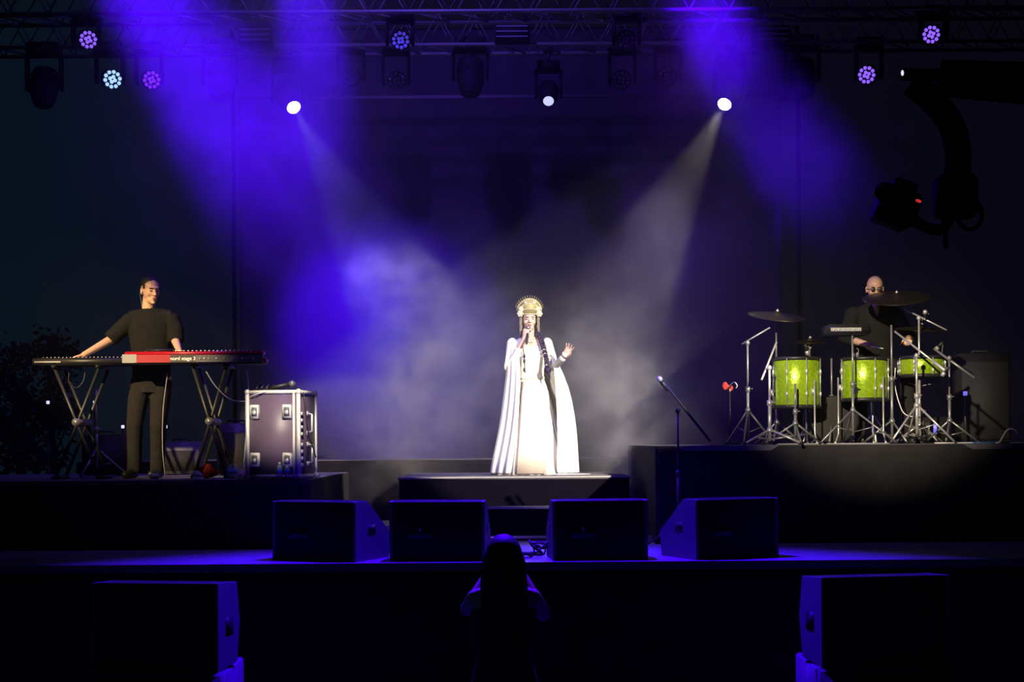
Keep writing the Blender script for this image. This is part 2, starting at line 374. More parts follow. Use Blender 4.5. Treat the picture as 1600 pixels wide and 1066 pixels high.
# ================================================================ lamps on the trusses
def rotto(aim): return V((0, 0, -1)).rotation_difference(V(aim).normalized()).to_matrix().to_4x4()
def fixture(kind, name, label, p, aim, ztop, size=1.0, lens='deadlens', group=None, panel='fixture'):
    """p is the lens face; the body hangs from the truss at ztop"""
    aim = (V(aim)-V(p)).normalized(); L = (.42 if kind == 'beam' else .24)*size; r = (.15 if kind == 'beam' else .125)*size
    piv = V(p)-aim*L*.55
    t = thing(name, label, 'stage light', (piv.x, piv.y, ztop), group=group); pl = piv-V(t.location)
    R = Matrix.Translation(pl) @ rotto(aim)
    zb = min(pl.z+.33*size, -.02)-.0
    b = B(); bevbox(b, (-.17*size, -.12, zb), (.17*size, .12, zb+.13*size), .012); obj('base', b, 'fixture', t)
    b = B(); tube(b, [(0, 0, zb+.1), (0, 0, .0)], .02); tube(b, [(-.06, 0, .0), (.06, 0, .0)], .035, 10); obj('clamp', b, 'blackmetal', t)
    b = B(); w = r+.035*size
    for s in (-1, 1): bevbox(b, (s*w-.018, -.05, pl.z-.06), (s*w+.018, .05, zb+.02), .008)
    bevbox(b, (-w, -.05, zb-.015), (w, .05, zb+.012), .006); obj('yoke', b, 'fixture', t)
    f = L*.55
    b = B()
    if kind == 'beam': prof = [(r*.3, -f+.0), (r*.62, -f), (r*.72, -f+.02), (r*.95, -f*.45), (r, -f*.1), (r, f*.5), (r*.86, f*.75), (r*.5, f*.85)]
    else: prof = [(r*.92, -f+.012), (r, -f), (r, -f*.4), (r*.95, 0), (r*.75, f*.55), (r*.4, f*.7)]
    lathe(b, prof, 28, R)
    hd = obj('head', b, 'fixture', t)
    if kind == 'beam':
        b = B(); lathe(b, [(r*.02, -f-.022), (r*.28, -f-.02), (r*.5, -f-.008), (r*.56, -f+.006)], 28, R); obj('lens', b, lens, t)
        b = B()
        for i in range(5): lathe(b, [(r*1.0, f*.05*i-.004), (r*1.03, f*.05*i), (r*1.0, f*.05*i+.004)], 28, R)
        obj('cooling_fins', b, 'fixture', t)
    else:
        b = B()
        pts = [(r*.25, 45+90*k) for k in range(4)]+[(r*.70, 18+36*k) for k in range(10)]
        for rr, a in pts:
            a = math.radians(a); ell(b, (rr*math.cos(a), rr*math.sin(a), -f+.004), (r*.185, r*.185, .012), R, 10, 6)
        obj('led_lenses', b, lens, t)
    return t
def A(px, py, Y=11): return P(px, py, Y)
Y2 = 17.0
# white beam lamps
fixture('beam', 'beam_lamp', 'moving beam lamp blazing white, nearer the blue beam', LAMP_L, AIM_L*.6+V((0, 8, 2))*.4, ZT2, 1.0, 'lens', 'beam lamps on the rear truss')
fixture('beam', 'beam_lamp', 'moving beam lamp blazing white, nearer the drummer', LAMP_R, AIM_R*.6+V((0, 8, 2))*.4, ZT2, 1.0, 'lens', 'beam lamps on the rear truss')
fixture('beam', 'beam_lamp', 'moving beam lamp glowing faintly at the centre of the truss', LAMP_C, (.3, 12, 1.5), ZT2, .8, 'dimlens', 'beam lamps on the rear truss')
for px, py, lab, ax in ((67, 165, 'unlit bulky beam lamp hanging straight down at the far end beside the teal sky', 0),
                    (343, 155, 'unlit beam lamp hanging inside the strong blue beam', 0),
                    (735, 148, 'unlit beam lamp hanging above the screen between singer and blue beam', 0),
                    (1255, 150, 'unlit beam lamp hanging right of the white lamp over the drums', 0)):
    p = P(px, py, Y2); fixture('beam', 'beam_lamp', lab, p, p+V((0, -.25, -1)), ZT2, 1.1, 'fixture', 'beam lamps on the rear truss')
# LED wash lamps
for px, py, Y, z, ln, lab, sz in (
    (138, 62, 15.2, ZT1, 'ledvw', 'violet LED wash lamp, upper one at the left wing', .85),
    (176, 124, Y2, ZT2, 'ledw', 'LED wash lamp lit pale icy blue', 1.0),
    (237, 125, Y2, ZT2, 'ledv', 'violet LED wash lamp beside the icy blue one', .95),
    (1455, 54, 15.2, ZT1, 'ledvw', 'violet LED wash lamp, upper one at the right wing', .85),
    (1354, 117, Y2, ZT2, 'ledvw', 'blue-violet LED wash lamp hanging over the drummer', .95),
    (626, 63, 15.2, ZT1, 'ledd', 'faintly glowing blue LED wash lamp over the screen', .85),
    (620, 126, Y2, ZT2, 'deadlens', 'unlit LED wash lamp hanging under the faint blue one', .95),
    (550, 120, Y2, ZT2, 'deadlens', 'unlit LED wash lamp in the blue haze next to the left white lamp', .95),
    (971, 125, Y2, ZT2, 'deadlens', 'unlit LED wash lamp, lower of the two right of centre', .95),
    (978, 62, 15.2, ZT1, 'deadlens', 'unlit LED wash lamp, upper of the two right of centre', .85),
    (1042, 120, Y2, ZT2, 'deadlens', 'unlit LED wash lamp nearest the right white lamp', .95)):
    p = P(px, py, Y); fixture('wash', 'wash_lamp', lab, p, p+V((-p.x*.12, -1, -.30)), z, sz, ln, 'LED wash lamps on the trusses')

# ================================================================ speakers
def wedge(label, cx_, y, z, rz, w=.74, h=.47, grp='floor monitors along the stage lip', name='monitor_speaker', d=.56):
    """floor monitor: back panel to the audience (-y), sloped grille to the stage (+y)"""
    t = thing(name, label, 'speaker', (cx_, y, z), rz, grp)
    prof = [(.0, 0), (.006, h*.985), (.015, h), (.19, h), (d, h*.42), (d*.96, 0)]
    b = B(); prism(b, prof, -w/2+.02, w/2-.02); obj('cabinet', b, 'cab', t, smooth=False)
    for s in (-1, 1):
        b = B(); xs = s*(w/2-.01); prism(b, [(y_, z_) for y_, z_ in prof], xs-.012, xs+.012)
        ck = obj('side_panel', b, 'cabside', t, smooth=False)
        b = B(); bevbox(b, (xs+s*.0125-.002, .20, h*.45), (xs+s*.0125+.002, .32, h*.60), .001); obj('handle', b, 'plastic', ck)
    a = V((0, .20, h*.99)); c = V((0, d-.01, h*.45)); n = V((0, .5, .8)).normalized()*.012
    b = B(); v = [bm_ for bm_ in ()]
    q = [V((sx*(w/2-.04), p.y, p.z))+o for o in (V((0, 0, 0)), n) for p in (a, c) for sx in (-1, 1)]
    vv = [b.verts.new(x) for x in q]
    for f in ((0, 1, 3, 2), (4, 6, 7, 5), (0, 2, 6, 4), (1, 5, 7, 3), (0, 4, 5, 1), (2, 3, 7, 6)): b.faces.new([vv[i] for i in f])
    obj('grille', b, 'grille', t, smooth=False)
    b = B()
    for x in (-.03, .03): ell(b, (-w*.18+x, -.002+.008, h*.45), (.008, .006, .008))
    obj('connector', b, 'whitekey', t)
    b = B(); bevbox(b, (-w*.30, .0005, h*.36), (-w*.06, .026, h*.54), .0004); obj('connector_plate', b, 'plastic', t)
    return t
def wx(px, Y): return P(px, 860, Y).x
wedge('floor monitor angled to show its blue-lit right side, nearest the keyboards', wx(492, 11.3), 11.22, ZS, math.radians(-24), .76)
wedge('floor monitor standing square, left of the cable tangle', wx(683, 11.15), 11.12, ZS, math.radians(-4), .745)
wedge('floor monitor standing square, right of the cable tangle', wx(938, 11.15), 11.12, ZS, math.radians(4), .745)
wedge('floor monitor angled to show its blue-lit left side, nearest the drum riser', wx(1150, 11.3), 11.20, ZS, math.radians(24), .76)
def frontfill(label, px0, px1, ytop, ybot, Y, s, side):
    x0, x1 = P(px0, 950, Y).x, P(px1, 950, Y).x; w = x1-x0; z1 = P((px0+px1)/2, ytop, Y).z; z0 = P((px0+px1)/2, ybot, Y).z
    t = thing('front_fill_speaker', label, 'speaker', ((x0+x1)/2, Y, z0), math.radians(-9*s), 'front fill speakers below the stage'); h = z1-z0
    b = B(); prism(b, [(0, 0), (0, h), (.36, h*.97), (.42, h*.5), (.36, .02)], -w/2+.02, w/2-.02); obj('cabinet', b, 'cab', t, smooth=False)
    for q in (-1, 1):
        b = B(); xs = q*(w/2-.01); prism(b, [(0, 0), (0, h), (.36, h*.97), (.42, h*.5), (.36, .02)], xs-.012, xs+.012); sd = obj('side_panel', b, 'cabside', t, smooth=False)
        b = B(); bevbox(b, (xs+q*.012-.004, .14, h*.38), (xs+q*.012+.003, .28, h*.58), .002); obj('handle', b, 'plastic', sd)
    sx0, sx1 = (-w/2-.02, w/2+.035) if s > 0 else (-w/2-.035, w/2+.02)
    u = thing('subwoofer', 'black subwoofer box under the %s front fill speaker' % side, 'speaker', ((x0+x1)/2, Y, 0), 0, 'subwoofers before the stage')
    b = B(); bevbox(b, (sx0, -.06, .02), (sx1, .62, z0-.001), .01); obj('cabinet', b, 'cabside', u)
    b = B(); bevbox(b, (sx0+.03, -.075, .05), (sx1-.03, -.05, z0-.03), .005); obj('grille', b, 'grille', u)
    for x in (sx0+.06, sx1-.06):
        for y in (.02, .55): b = B(); lathe(b, [(.03, 0), (.03, .021)], 12, Matrix.Translation((x, y, 0))); obj('foot', b, 'plastic', u)
frontfill('black front fill speaker whose inner side glows blue, on the keyboard side', 138, 345, 912, 1049, 9.6, 1, 'keyboard side')
frontfill('black front fill speaker whose inner side glows blue, on the drum side', 1279, 1490, 901, 1040, 9.6, -1, 'drum side')

# ================================================================ people
def hand(bm, wrist, dirv, back, side, curl=.35, spread=.12, thumb=.7):
    """wrist point, direction of the fingers, back-of-hand direction, side = +1/-1 for the thumb"""
    m = orient(V(wrist), dirv, back)
    def pt(x, y, z): return m @ V((x*side, y, z))
    t = B(); loft(t, [(0, 0, -.01, .024, .018), (0, 0, .02, .030, .016), (0, 0, .06, .040, .014), (0, 0, .088, .040, .012), (0, 0, .098, .034, .009)], 14)
    t.transform(m); me = bpy.data.meshes.new('t'); t.to_mesh(me); t.free(); bm.from_mesh(me); bpy.data.meshes.remove(me)
    for i, (x, L) in enumerate(((.029, .070), (.010, .079), (-.010, .073), (-.029, .057))):
        a = spread*(1.2-i*.8); p = V((x, 0, .086)); d = 0; pts = [p.copy()]; c = curl*(1+.12*i)
        for k, s in enumerate((.45, .31, .24)):
            d += c; p = p+V((math.sin(a), -math.sin(d)*math.cos(a), math.cos(d)*math.cos(a)))*L*s*1.0; pts.append(p.copy())
        tube(bm, [m @ V((q.x*side, q.y, q.z)) for q in pts], [.0095, .009, .0082, .007], 8, True)
    q = [(.022, -.004, .012), (.046, -.014, .040), (.060, -.024*(1+thumb), .064), (.064, -.036*(1+thumb), .088)]
    tube(bm, [pt(*p) for p in q], [.014, .0115, .0098, .008], 8, True)
def head(bm, m, s=1.0, hand_=None):
    """head at the frame m: origin between the ears, face toward -y"""
    def E(c, r): ell(bm, [k*s for k in c], [k*s for k in r], m, 16, 12)
    E((0, .010, .040), (.076, .095, .084)); E((0, -.012, -.005), (.068, .080, .085)); E((0, -.030, -.070), (.047, .052, .045))
    E((0, -.070, -.098), (.022, .020, .018)); E((0, -.078, .032), (.050, .020, .012))
    E((.036, -.062, -.024), (.024, .016, .022)); E((-.036, -.062, -.024), (.024, .016, .022))
    t = [(0, -.086, .022), (0, -.100, -.010), (0, -.110, -.028)]
    tube(bm, [m @ (V(p)*s) for p in t], [.007*s, .010*s, .013*s], 8, True); E((.011, -.098, -.031), (.009, .010, .008)); E((-.011, -.098, -.031), (.009, .010, .008))
    E((0, -.088, -.058), (.024, .012, .009)); E((0, -.086, -.070), (.020, .012, .008))
    for q in (-1, 1): E((q*.077, .008, -.006), (.010, .020, .032)); E((q*.082, .014, .006), (.007, .014, .018))
    tube(bm, [m @ (V((0, .018, -.04))*s), m @ (V((0, .030, -.19))*s)], [.054*s, .058*s], 14, True)
def face_parts(m, par, s=1.0, closed=False, brow='brow'):
    for q in (-1, 1):
        b = B(); ell(b, [k*s for k in (q*.031, -.083, .002)], [k*s for k in ((.015, .010, .004) if closed else (.011, .010, .0048))], m); obj('eye', b, 'brow' if closed else 'eye', par)
        b = B(); c5 = curve([m @ (V((q*x, y, z))*s) for x, y, z in ((.014, -.0955, .021), (.031, -.0925, .0255), (.049, -.079, .020))], 5); tube(b, c5, [s*(.0016+.0016*math.sin(PI*min(1, .25+.75*i/(len(c5)-1)))) for i in range(len(c5))], 6, True); obj('eyebrow', b, brow, par)
    b = B(); ell(b, [k*s for k in (0, -.0985, -.0585)], [k*s for k in (.020, .0042, .0038)], m); ell(b, [k*s for k in (0, -.0970, -.0655)], [k*s for k in (.016, .0042, .0045)], m); obj('lips', b, 'lip', par)
def hm(p, yaw=0, pitch=0, roll=0): return Matrix.Translation(V(p)) @ Euler((math.radians(pitch), math.radians(roll), math.radians(yaw)), 'XYZ').to_matrix().to_4x4()

# ---------------------------------------------------------------- singer
g = P(829, 742, 14.75); SG = V((g.x, 14.75, ZP))
sing = thing('person', 'person singing in a floor-length white cape, ivory dress and ornate gold headdress, palm held out', 'person', SG)
hd = hm((-.003, -.02, 1.60), 4, -3)
b = B(); head(b, hd, .98)
loft(b, [(0, 0, 1.0, .13, .09), (0, 0, 1.12, .145, .10), (0, 0, 1.25, .165, .105), (0, .0, 1.34, .18, .095), (0, .005, 1.395, .15, .075), (0, .01, 1.43, .07, .06)])
loft(b, [(0, 0, .78, .18, .12), (0, 0, .90, .17, .12), (0, 0, 1.02, .13, .09)])
for q in (-1, 1):
    tube(b, [(q*.09, 0, .85), (q*.09, -.02, .48), (q*.09, .0, .10)], [.085, .058, .036], 12, True)
    tube(b, [(q*.09, .03, .05), (q*.09, -.06, .03), (q*.09, -.13, .025)], [.035, .035, .025], 10, True)
# right arm bent up to the microphone, left arm out with an open palm
RW = V((-.055, -.155, 1.405)); tube(b, [(-.175, .0, 1.36), (-.215, -.04, 1.12), RW], [.046, .037, .024], 12, True)
LW = V((.345, -.26, 1.205)); tube(b, [(.175, .0, 1.36), (.255, -.03, 1.12), LW], [.046, .036, .024], 12, True)
hand(b, RW, (.22, -.10, .95), (-.55, -.9, .1), -1, 1.05, .02, .1)
hand(b, LW, (.50, -.32, .80), (.25, .85, -.2), 1, .20, .22, .3)
obj('body', b, 'skinpale', sing, remesh=.0055, sm=2)
face_parts(hd, sing, .98, closed=True)
# dress: fitted bodice and a long pleated skirt
def pleated(bm, rings, n=160, k=26, seed=0, thick=0):
    R = []; r = random.Random(seed); ph = [r.random()*6 for _ in range(5)]
    for (cx_, cy_, z, rx, ry, a) in rings:
        row = []
        for j in range(n):
            t = 2*PI*j/n; w = 1+a*(math.sin(k*t+ph[0]+1.2*math.sin(3*t+ph[1]))*.6+.4*math.sin(k*.5*t+ph[2]+z*2))
            row.append(bm.verts.new((cx_+rx*w*math.cos(t), cy_+ry*w*math.sin(t), z)))
        R.append(row)
    for a_, b_ in zip(R, R[1:]):
        for j in range(n): bm.faces.new((a_[j], a_[(j+1) % n], b_[(j+1) % n], b_[j]))
    bm.faces.new(R[0][::-1]); bm.faces.new(R[-1]); return bm
b = pleated(B(), [(0, -.01, .003, .40, .31, .05), (0, -.01, .05, .375, .29, .05), (0, -.01, .35, .31, .235, .045), (0, -.005, .65, .245, .185, .035), (0, 0, .85, .20, .15, .022), (0, 0, .98, .150, .112, .008),
                  (0, 0, 1.04, .145, .108, .0), (0, -.006, 1.14, .160, .118, 0), (0, -.014, 1.22, .176, .128, 0), (0, -.012, 1.27, .174, .116, 0), (0, -.004, 1.325, .165, .100, 0)])
dr = obj('dress', b, 'dress', sing)
b = B(); rr = [(.02, .405, .30), (.3, .330, .245), (.6, .262, .19), (.8, .222, .155), (.98, .160, .113)]
R = []
for z, rx, ry in rr:
    row = []
    for o in (.006, 0.0):
        row.append([b.verts.new((( rx+o)*math.cos(a)*1.0, -.01+(ry*1.03+o+.020)*math.sin(a), z)) for a in [math.radians(-90+x*1.0) for x in range(-22, 23, 2)]])
    R.append(row)
for a_, c_ in zip(R, R[1:]):
    for o in (0, 1):
        for j in range(22): b.faces.new((a_[o][j], a_[o][j+1], c_[o][j+1], c_[o][j]))
    for j in (0, 22): b.faces.new((a_[0][j], c_[0][j], c_[1][j], a_[1][j]))
for rw in (R[0], R[-1]):
    for j in range(22): b.faces.new((rw[0][j], rw[1][j], rw[1][j+1], rw[0][j+1]))
obj('sheer_panel', b, 'panel', dr)
b = B(); lathe(b, [(1, -.018), (1.03, 0), (1, .018)], 40, Matrix.Translation((0, 0, 1.0)) @ Matrix.Diagonal((.150, .113, 1, 1))); obj('belt', b, 'lace', dr)
# cape: from the shoulders over both upper arms, open in front
def cape():
    b = B(); rows = [ # z, x centre, half width, depth front, back, opening half angle
        (1.425, 0.00, .085, .075, .085, 34, 75), (1.40, -.0, .15, .095, .10, 32, 75), (1.365, .0, .212, .12, .125, 30, 72), (1.28, .0, .240, .15, .15, 28, 68), (1.12, .035, .275, .19, .18, 30, 52),
        (.93, .070, .330, .21, .23, 32, 36), (.62, .080, .375, .25, .28, 32, 32), (.35, .065, .41, .28, .34, 32, 32), (.16, .045, .435, .31, .38, 32, 32), (.0, .035, .455, .33, .45, 32, 32)]
    n = 120; R = []
    for i, (z, xc, hw, df, db, opl, opr) in enumerate(rows):
        row = []
        for o in (.0, -.008):
            rr_ = []
            for j in range(n+1):
                a = math.radians(-90+opr+(360-opl-opr)*j/n); am = .0 if i < 3 else min(.035, .007*(i-2))
                w = 1+am*(math.sin(a*22+.8*math.sin(a*3)+i*.12)+.5*math.sin(a*9+2))
                x = math.cos(a)*(hw*w+o); y = math.sin(a)*((df if math.sin(a) < 0 else db)*w+o)
                rr_.append(b.verts.new((xc+x, y, max(.004, z+(.012 if (i == len(rows)-1 and o) else 0)))))
            row.append(rr_)
        R.append(row)
    for a_, c_ in zip(R, R[1:]):
        for o in (0, 1):
            for j in range(n): b.faces.new((a_[o][j], a_[o][j+1], c_[o][j+1], c_[o][j]))
        for j in (0, n): b.faces.new((a_[0][j], c_[0][j], c_[1][j], a_[1][j]))
    for rw in (R[0], R[-1]):
        for j in range(n): b.faces.new((rw[0][j], rw[1][j], rw[1][j+1], rw[0][j+1]))
    return b
cp = obj('cape', cape(), 'cape', sing); sbd = cp.modifiers.new('soften', 'SUBSURF'); sbd.levels = 1; sbd.render_levels = 1
# trailing hem lying on the platform at her left
b = B(); pts = curve([(.28, -.25, .012), (.44, -.22, .014), (.54, -.16, .012), (.60, -.10, .008)]); tube(b, pts, [.03*(1-.7*i/len(pts))+.006 for i in range(len(pts))], 10, True, .5)
b.transform(Matrix.Diagonal((1, 1, .55, 1))); obj('trailing_hem', b, 'cape', cp)
# sleeves
b = B(); tube(b, [(-.18, .0, 1.365), (-.220, -.04, 1.12), (-.12, -.11, 1.28)], [.058, .056, .040], 12, True); obj('sleeve', b, 'cape', sing, remesh=.008)
b = B(); tube(b, [(.18, .0, 1.365), (.258, -.03, 1.115), (.33, -.24, 1.19)], [.058, .052, .038], 12, True); obj('sleeve', b, 'lace', sing, remesh=.008)
# hair: cap, side hair, two plaits
b = B(); ell(b, (0, .028, .045), (.083, .088, .086), hd, 16, 12); ell(b, (0, .055, -.02), (.070, .055, .085), hd, 16, 12)
for q in (-1, 1): tube(b, [hd @ V((q*.074, -.02, .05)), hd @ V((q*.080, -.012, -.02)), hd @ V((q*.072, .0, -.09))], [.018, .018, .02], 8, True)
hr = obj('hair', b, 'hair', sing, remesh=.006)
def plait(pts, r0, n):
    b = B(); c = curve(pts, 10); 
    for i in range(n):
        p = c[int(i*(len(c)-1)/(n-1))]; d = (c[min(len(c)-1, int(i*(len(c)-1)/(n-1))+1)]-c[max(0, int(i*(len(c)-1)/(n-1))-1)]).normalized()
        r = r0*(1-.25*i/n); m = orient(p, d, (0, 1, 0))
        for s in (-1, 1): ell(b, (s*r*.45, 0, 0), (r*.62, r*.7, r*1.0), m @ Matrix.Rotation(s*.5, 4, 'Y'), 10, 8)
    return b, c
b, c = plait([(.075, .0, 1.53), (.105, -.08, 1.43), (.135, -.13, 1.33), (.165, -.165, 1.20), (.170, -.18, 1.13)], .028, 15); pl = obj('plait', b, 'purplehair', hr)
b = B(); tube(b, curve([(.170, -.18, 1.13), (.180, -.195, 1.07), (.195, -.21, 1.035), (.205, -.22, .98)]), [.012+.028*math.sin(PI*min(1, i/16)) if i < 14 else .016*(1-(i-14)/12) for i in range(25)], 10, True); obj('plait_tail', b, 'purplehair', pl)
b = B(); lathe(b, [(.016, -.008), (.02, 0), (.016, .008)], 14, orient(V((.170, -.18, 1.125)), (0.1, 0, 1))); obj('hair_tie', b, 'pearl', pl)
b = B(); tube(b, curve([(-.075, .0, 1.53), (-.09, -.06, 1.45), (-.075, -.13, 1.34), (-.060, -.155, 1.20), (-.052, -.17, 1.05)]), .0045, 6); obj('ribbon', b, 'purplehair', hr)
for z, y in ((1.22, -.155), (1.17, -.16), (1.08, -.168)):
    b = B(); ell(b, (-.062+.003, y-.01, z), (.012, .008, .024)); obj('ribbon_bead', b, 'purplehair', hr)
# headdress
b = B(); n = 28
for i in range(n+1):   # upright fan of filigree, highest over the brow
    pass
prof = []
for side in (0, 1):
    for j in range(3): pass
R = []
for j in range(33):
    a = math.radians(-180+180*j/32); h = .050+.105*math.sin(-a)**1.2 if math.sin(-a) > 0 else .050
    cxx, cyy = math.cos(a)*.086, math.sin(a)*.080+.005
    row = []
    for o in (0, .010):
        row += [b.verts.new(hd @ V((cxx*(1+o*10*.1), cyy-o*.6, .052))), b.verts.new(hd @ V((cxx*1.45, cyy*1.12-o*.6-.01, .052+h)))]
    R.append(row)
for a_, c_ in zip(R, R[1:]):
    for f in ((0, 1), (3, 2)): b.faces.new((a_[f[0]], c_[f[0]], c_[f[1]], a_[f[1]]))
    b.faces.new((a_[1], c_[1], c_[3], a_[3])); b.faces.new((a_[0], a_[2], c_[2], c_[0]))
for rw in (R[0], R[-1]): b.faces.new((rw[0], rw[1], rw[3], rw[2]))
hdr = obj('headdress', b, 'gold', sing)
rn = random.Random(4); b = B()
for j in range(41):
    a = math.radians(-180+180*j/40); h = .050+.105*max(0, math.sin(-a))**1.2
    for k, f in enumerate((0, .34, .68, 1.0)):
        p = V((math.cos(a)*.088*(1+.44*f), math.sin(a)*.082*(1+.1*f)-.006, .054+h*f)); ell(b, p, .0058 if f < 1 else .0075, hd, 6, 5)
obj('pearls', b, 'pearl', hdr)
b = B()
for (x, z, r_) in ((-.098, .060, .036), (-.088, .110, .030), (.098, .060, .036), (.088, .110, .030), (-.045, .170, .018), (.045, .170, .018)):
    c0 = V((x, -.085 if abs(x) < .05 else -.062, z))
    for k in range(9):
        a = k*2*PI/6 if k < 6 else k*2.1; rr_ = r_*.62 if k < 6 else r_*.25
        ell(b, c0+V((math.cos(a)*rr_, -.006*(k > 5)-.004, math.sin(a)*rr_)), (r_*.42, .010, r_*.36), hd @ Matrix.Identity(4), 8, 6)
obj('flowers', b, 'pearl', hdr)
b = B()
for k in range(17):
    a = math.radians(-170+160*k/16); h = .050+.105*max(0, math.sin(-a))**1.2
    p = V((math.cos(a)*.125, math.sin(a)*.09-.01, .052+h)); q = p+V((math.cos(a)*.022, -.004, .024+.01*max(0, math.sin(-a)))); tube(b, [hd @ p, hd @ q], [.0035, .0015], 5, True); ell(b, q, .0045, hd, 6, 5)
obj('spikes', b, 'gold', hdr)
for q in (-1, 1):
    for k, x in enumerate((.084, .098)):
        b = B()
        for i in range(20 if k else 16): ell(b, (q*(x+.002*math.sin(i)), -.045, .045-i*.0105), .0048, hd, 6, 5)
        obj('bead_strand', b, 'pearl', hdr)
# necklace and lace cuff
b = B()
for k in range(23):
    a = math.radians(-170+160*k/22); ell(b, (math.cos(a)*.088, math.sin(a)*.075-.014, 1.412-.045*math.sin(-a)), .0055, None, 6, 5)
obj('necklace', b, 'pearl', sing)
b = B(); tube(b, [LW-V((.05, -.1, .04)), LW-V((.0, .0, .005))], [.034, .028], 14); tube(b, [LW-V((.0, .0, .0)), LW+V((.02, -.012, .03))], [.030, .040], 14); obj('lace_cuff', b, 'lace', sing)
# microphone in her right hand
mt = thing('microphone', 'black handheld microphone in the fist of the white-robed singer', 'microphone', SG+V((-.03, -.20, 1.40)))
dm = V((.10, .42, .88)).normalized(); m = orient(V((-.004, -.02, -.05)), dm, (0, 1, 0))
b = B(); lathe(b, [(.010, -.01), (.012, 0), (.014, .10), (.017, .155), (.019, .165)], 16, m); obj('handle', b, 'plastic', mt)
b = B(); ell(b, (0, 0, .182), (.025, .025, .027), m, 16, 12); obj('mesh_head', b, 'dchrome', mt)

# ---------------------------------------------------------------- keyboard player
KY = 13.35; g = P(237, 747, KY)
kb = thing('person', 'person in a black t-shirt and dark jeans playing two keyboards, arms spread wide', 'person', (g.x, KY, ZK))
hd = hm((.0, .0, 1.755), 38, 6, 0)
b = B(); head(b, hd, 1.06)
loft(b, [(0, .03, .92, .15, .10), (0, .03, 1.02, .15, .10), (0, .02, 1.15, .155, .105), (0, .02, 1.32, .175, .115), (0, .02, 1.44, .175, .10), (0, .025, 1.53, .12, .06), (0, .03, 1.585, .07, .06)])
KH1 = V((-.565, -.22, 1.145)); KH2 = V((.325, -.24, 1.175))
tube(b, [(-.18, .02, 1.46), (-.345, -.02, 1.315), KH1], [.050, .043, .028], 12, True)
tube(b, [(.18, .02, 1.46), (.235, -.03, 1.30), KH2], [.050, .043, .028], 12, True)
hand(b, KH1, (-.95, -.35, -.30), (-.25, .0, 1), -1, .30, .12, .4)
hand(b, KH2, (.70, -.60, -.22), (.2, .1, 1), 1, .30, .12, .4)
tube(b, [(-.09, .03, .95), (-.15, -.02, .50), (-.17, .04, .08)], [.095, .062, .045], 14, True)
tube(b, [(.09, .03, .95), (.07, -.02, .52), (.03, .10, .08)], [.095, .062, .045], 14, True)
obj('body', b, 'skin', kb, remesh=.0058)
face_parts(hd, kb, 1.06)
b = B(); ell(b, (0, .020, .066), (.083, .094, .078), hd, 18, 12); ell(b, (0, .06, .0), (.074, .055, .075), hd, 16, 12)
for q in (-1, 1): ell(b, (q*.073, -.016, .040), (.008, .024, .028), hd)
rn = random.Random(2)
for i in range(60):
    a, z = rn.uniform(0, 2*PI), rn.uniform(.3, 1); r_ = math.sqrt(1-z*z); p = V((.083*r_*math.cos(a), .022+.092*r_*math.sin(a), .062+.080*z)); tube(b, [hd @ p, hd @ (p*1.03+V((0, 0, .006)))], [.008, .004], 5)
obj('hair', b, 'hair', kb, remesh=.005)
b = B(); ell(b, (-.090, -.004, -.012), (.008, .012, .014), hd); tube(b, curve([hd @ V((-.092, .0, -.016)), hd @ V((-.094, .02, -.035)), hd @ V((-.070, .05, -.08)), hd @ V((-.045, .07, -.16))]), .0012, 6); obj('earpiece', b, 'whitekey', kb)
b = B(); loft(b, [(0, .03, .93, .185, .135), (0, .03, 1.0, .180, .130), (0, .02, 1.15, .180, .130), (0, .02, 1.32, .205, .142), (0, .02, 1.44, .215, .135), (0, .025, 1.52, .200, .112), (0, .025, 1.560, .15, .090), (0, .02, 1.590, .080, .074)])
for q in (-1, 1): ell(b, (q*.195, .02, 1.475), (.085, .085, .080), None, 16, 12); tube(b, [(0, .02, 1.54), (q*.19, .02, 1.50)], [.07, .075], 14)
tube(b, [(-.19, .02, 1.475), (-.285, .0, 1.39), (-.375, -.03, 1.300)], [.085, .080, .075], 14); tube(b, [(.19, .02, 1.475), (.235, .0, 1.39), (.250, -.03, 1.275)], [.085, .080, .074], 14)
obj('t_shirt', b, 'tshirt', kb, remesh=.009, sm=3)
b = B(); loft(b, [(0, .03, .80, .17, .125), (0, .03, .92, .17, .125), (0, .03, 1.0, .165, .12)])
tube(b, [(-.09, .03, .92), (-.125, -.0, .72), (-.15, -.02, .50), (-.165, .02, .25), (-.17, .04, .06)], [.105, .095, .078, .068, .070], 14)
tube(b, [(.09, .03, .92), (.085, -.0, .72), (.07, -.02, .50), (.045, .05, .25), (.03, .10, .06)], [.105, .095, .078, .068, .070], 14)
obj('jeans', b, 'jeans', kb, remesh=.009, sm=3)
for x, y in ((-.185, .02), (.035, .10)):
    b = B(); tube(b, [(x, y+.06, .045), (x-.01, y-.05, .045), (x-.025, y-.16, .035)], [.045, .048, .036], 12, True); loft(b, [(x-.01, y-.05, .002, .050, .135), (x-.01, y-.05, .022, .050, .135)]); obj('shoe', b, 'shoe', kb, remesh=.008)

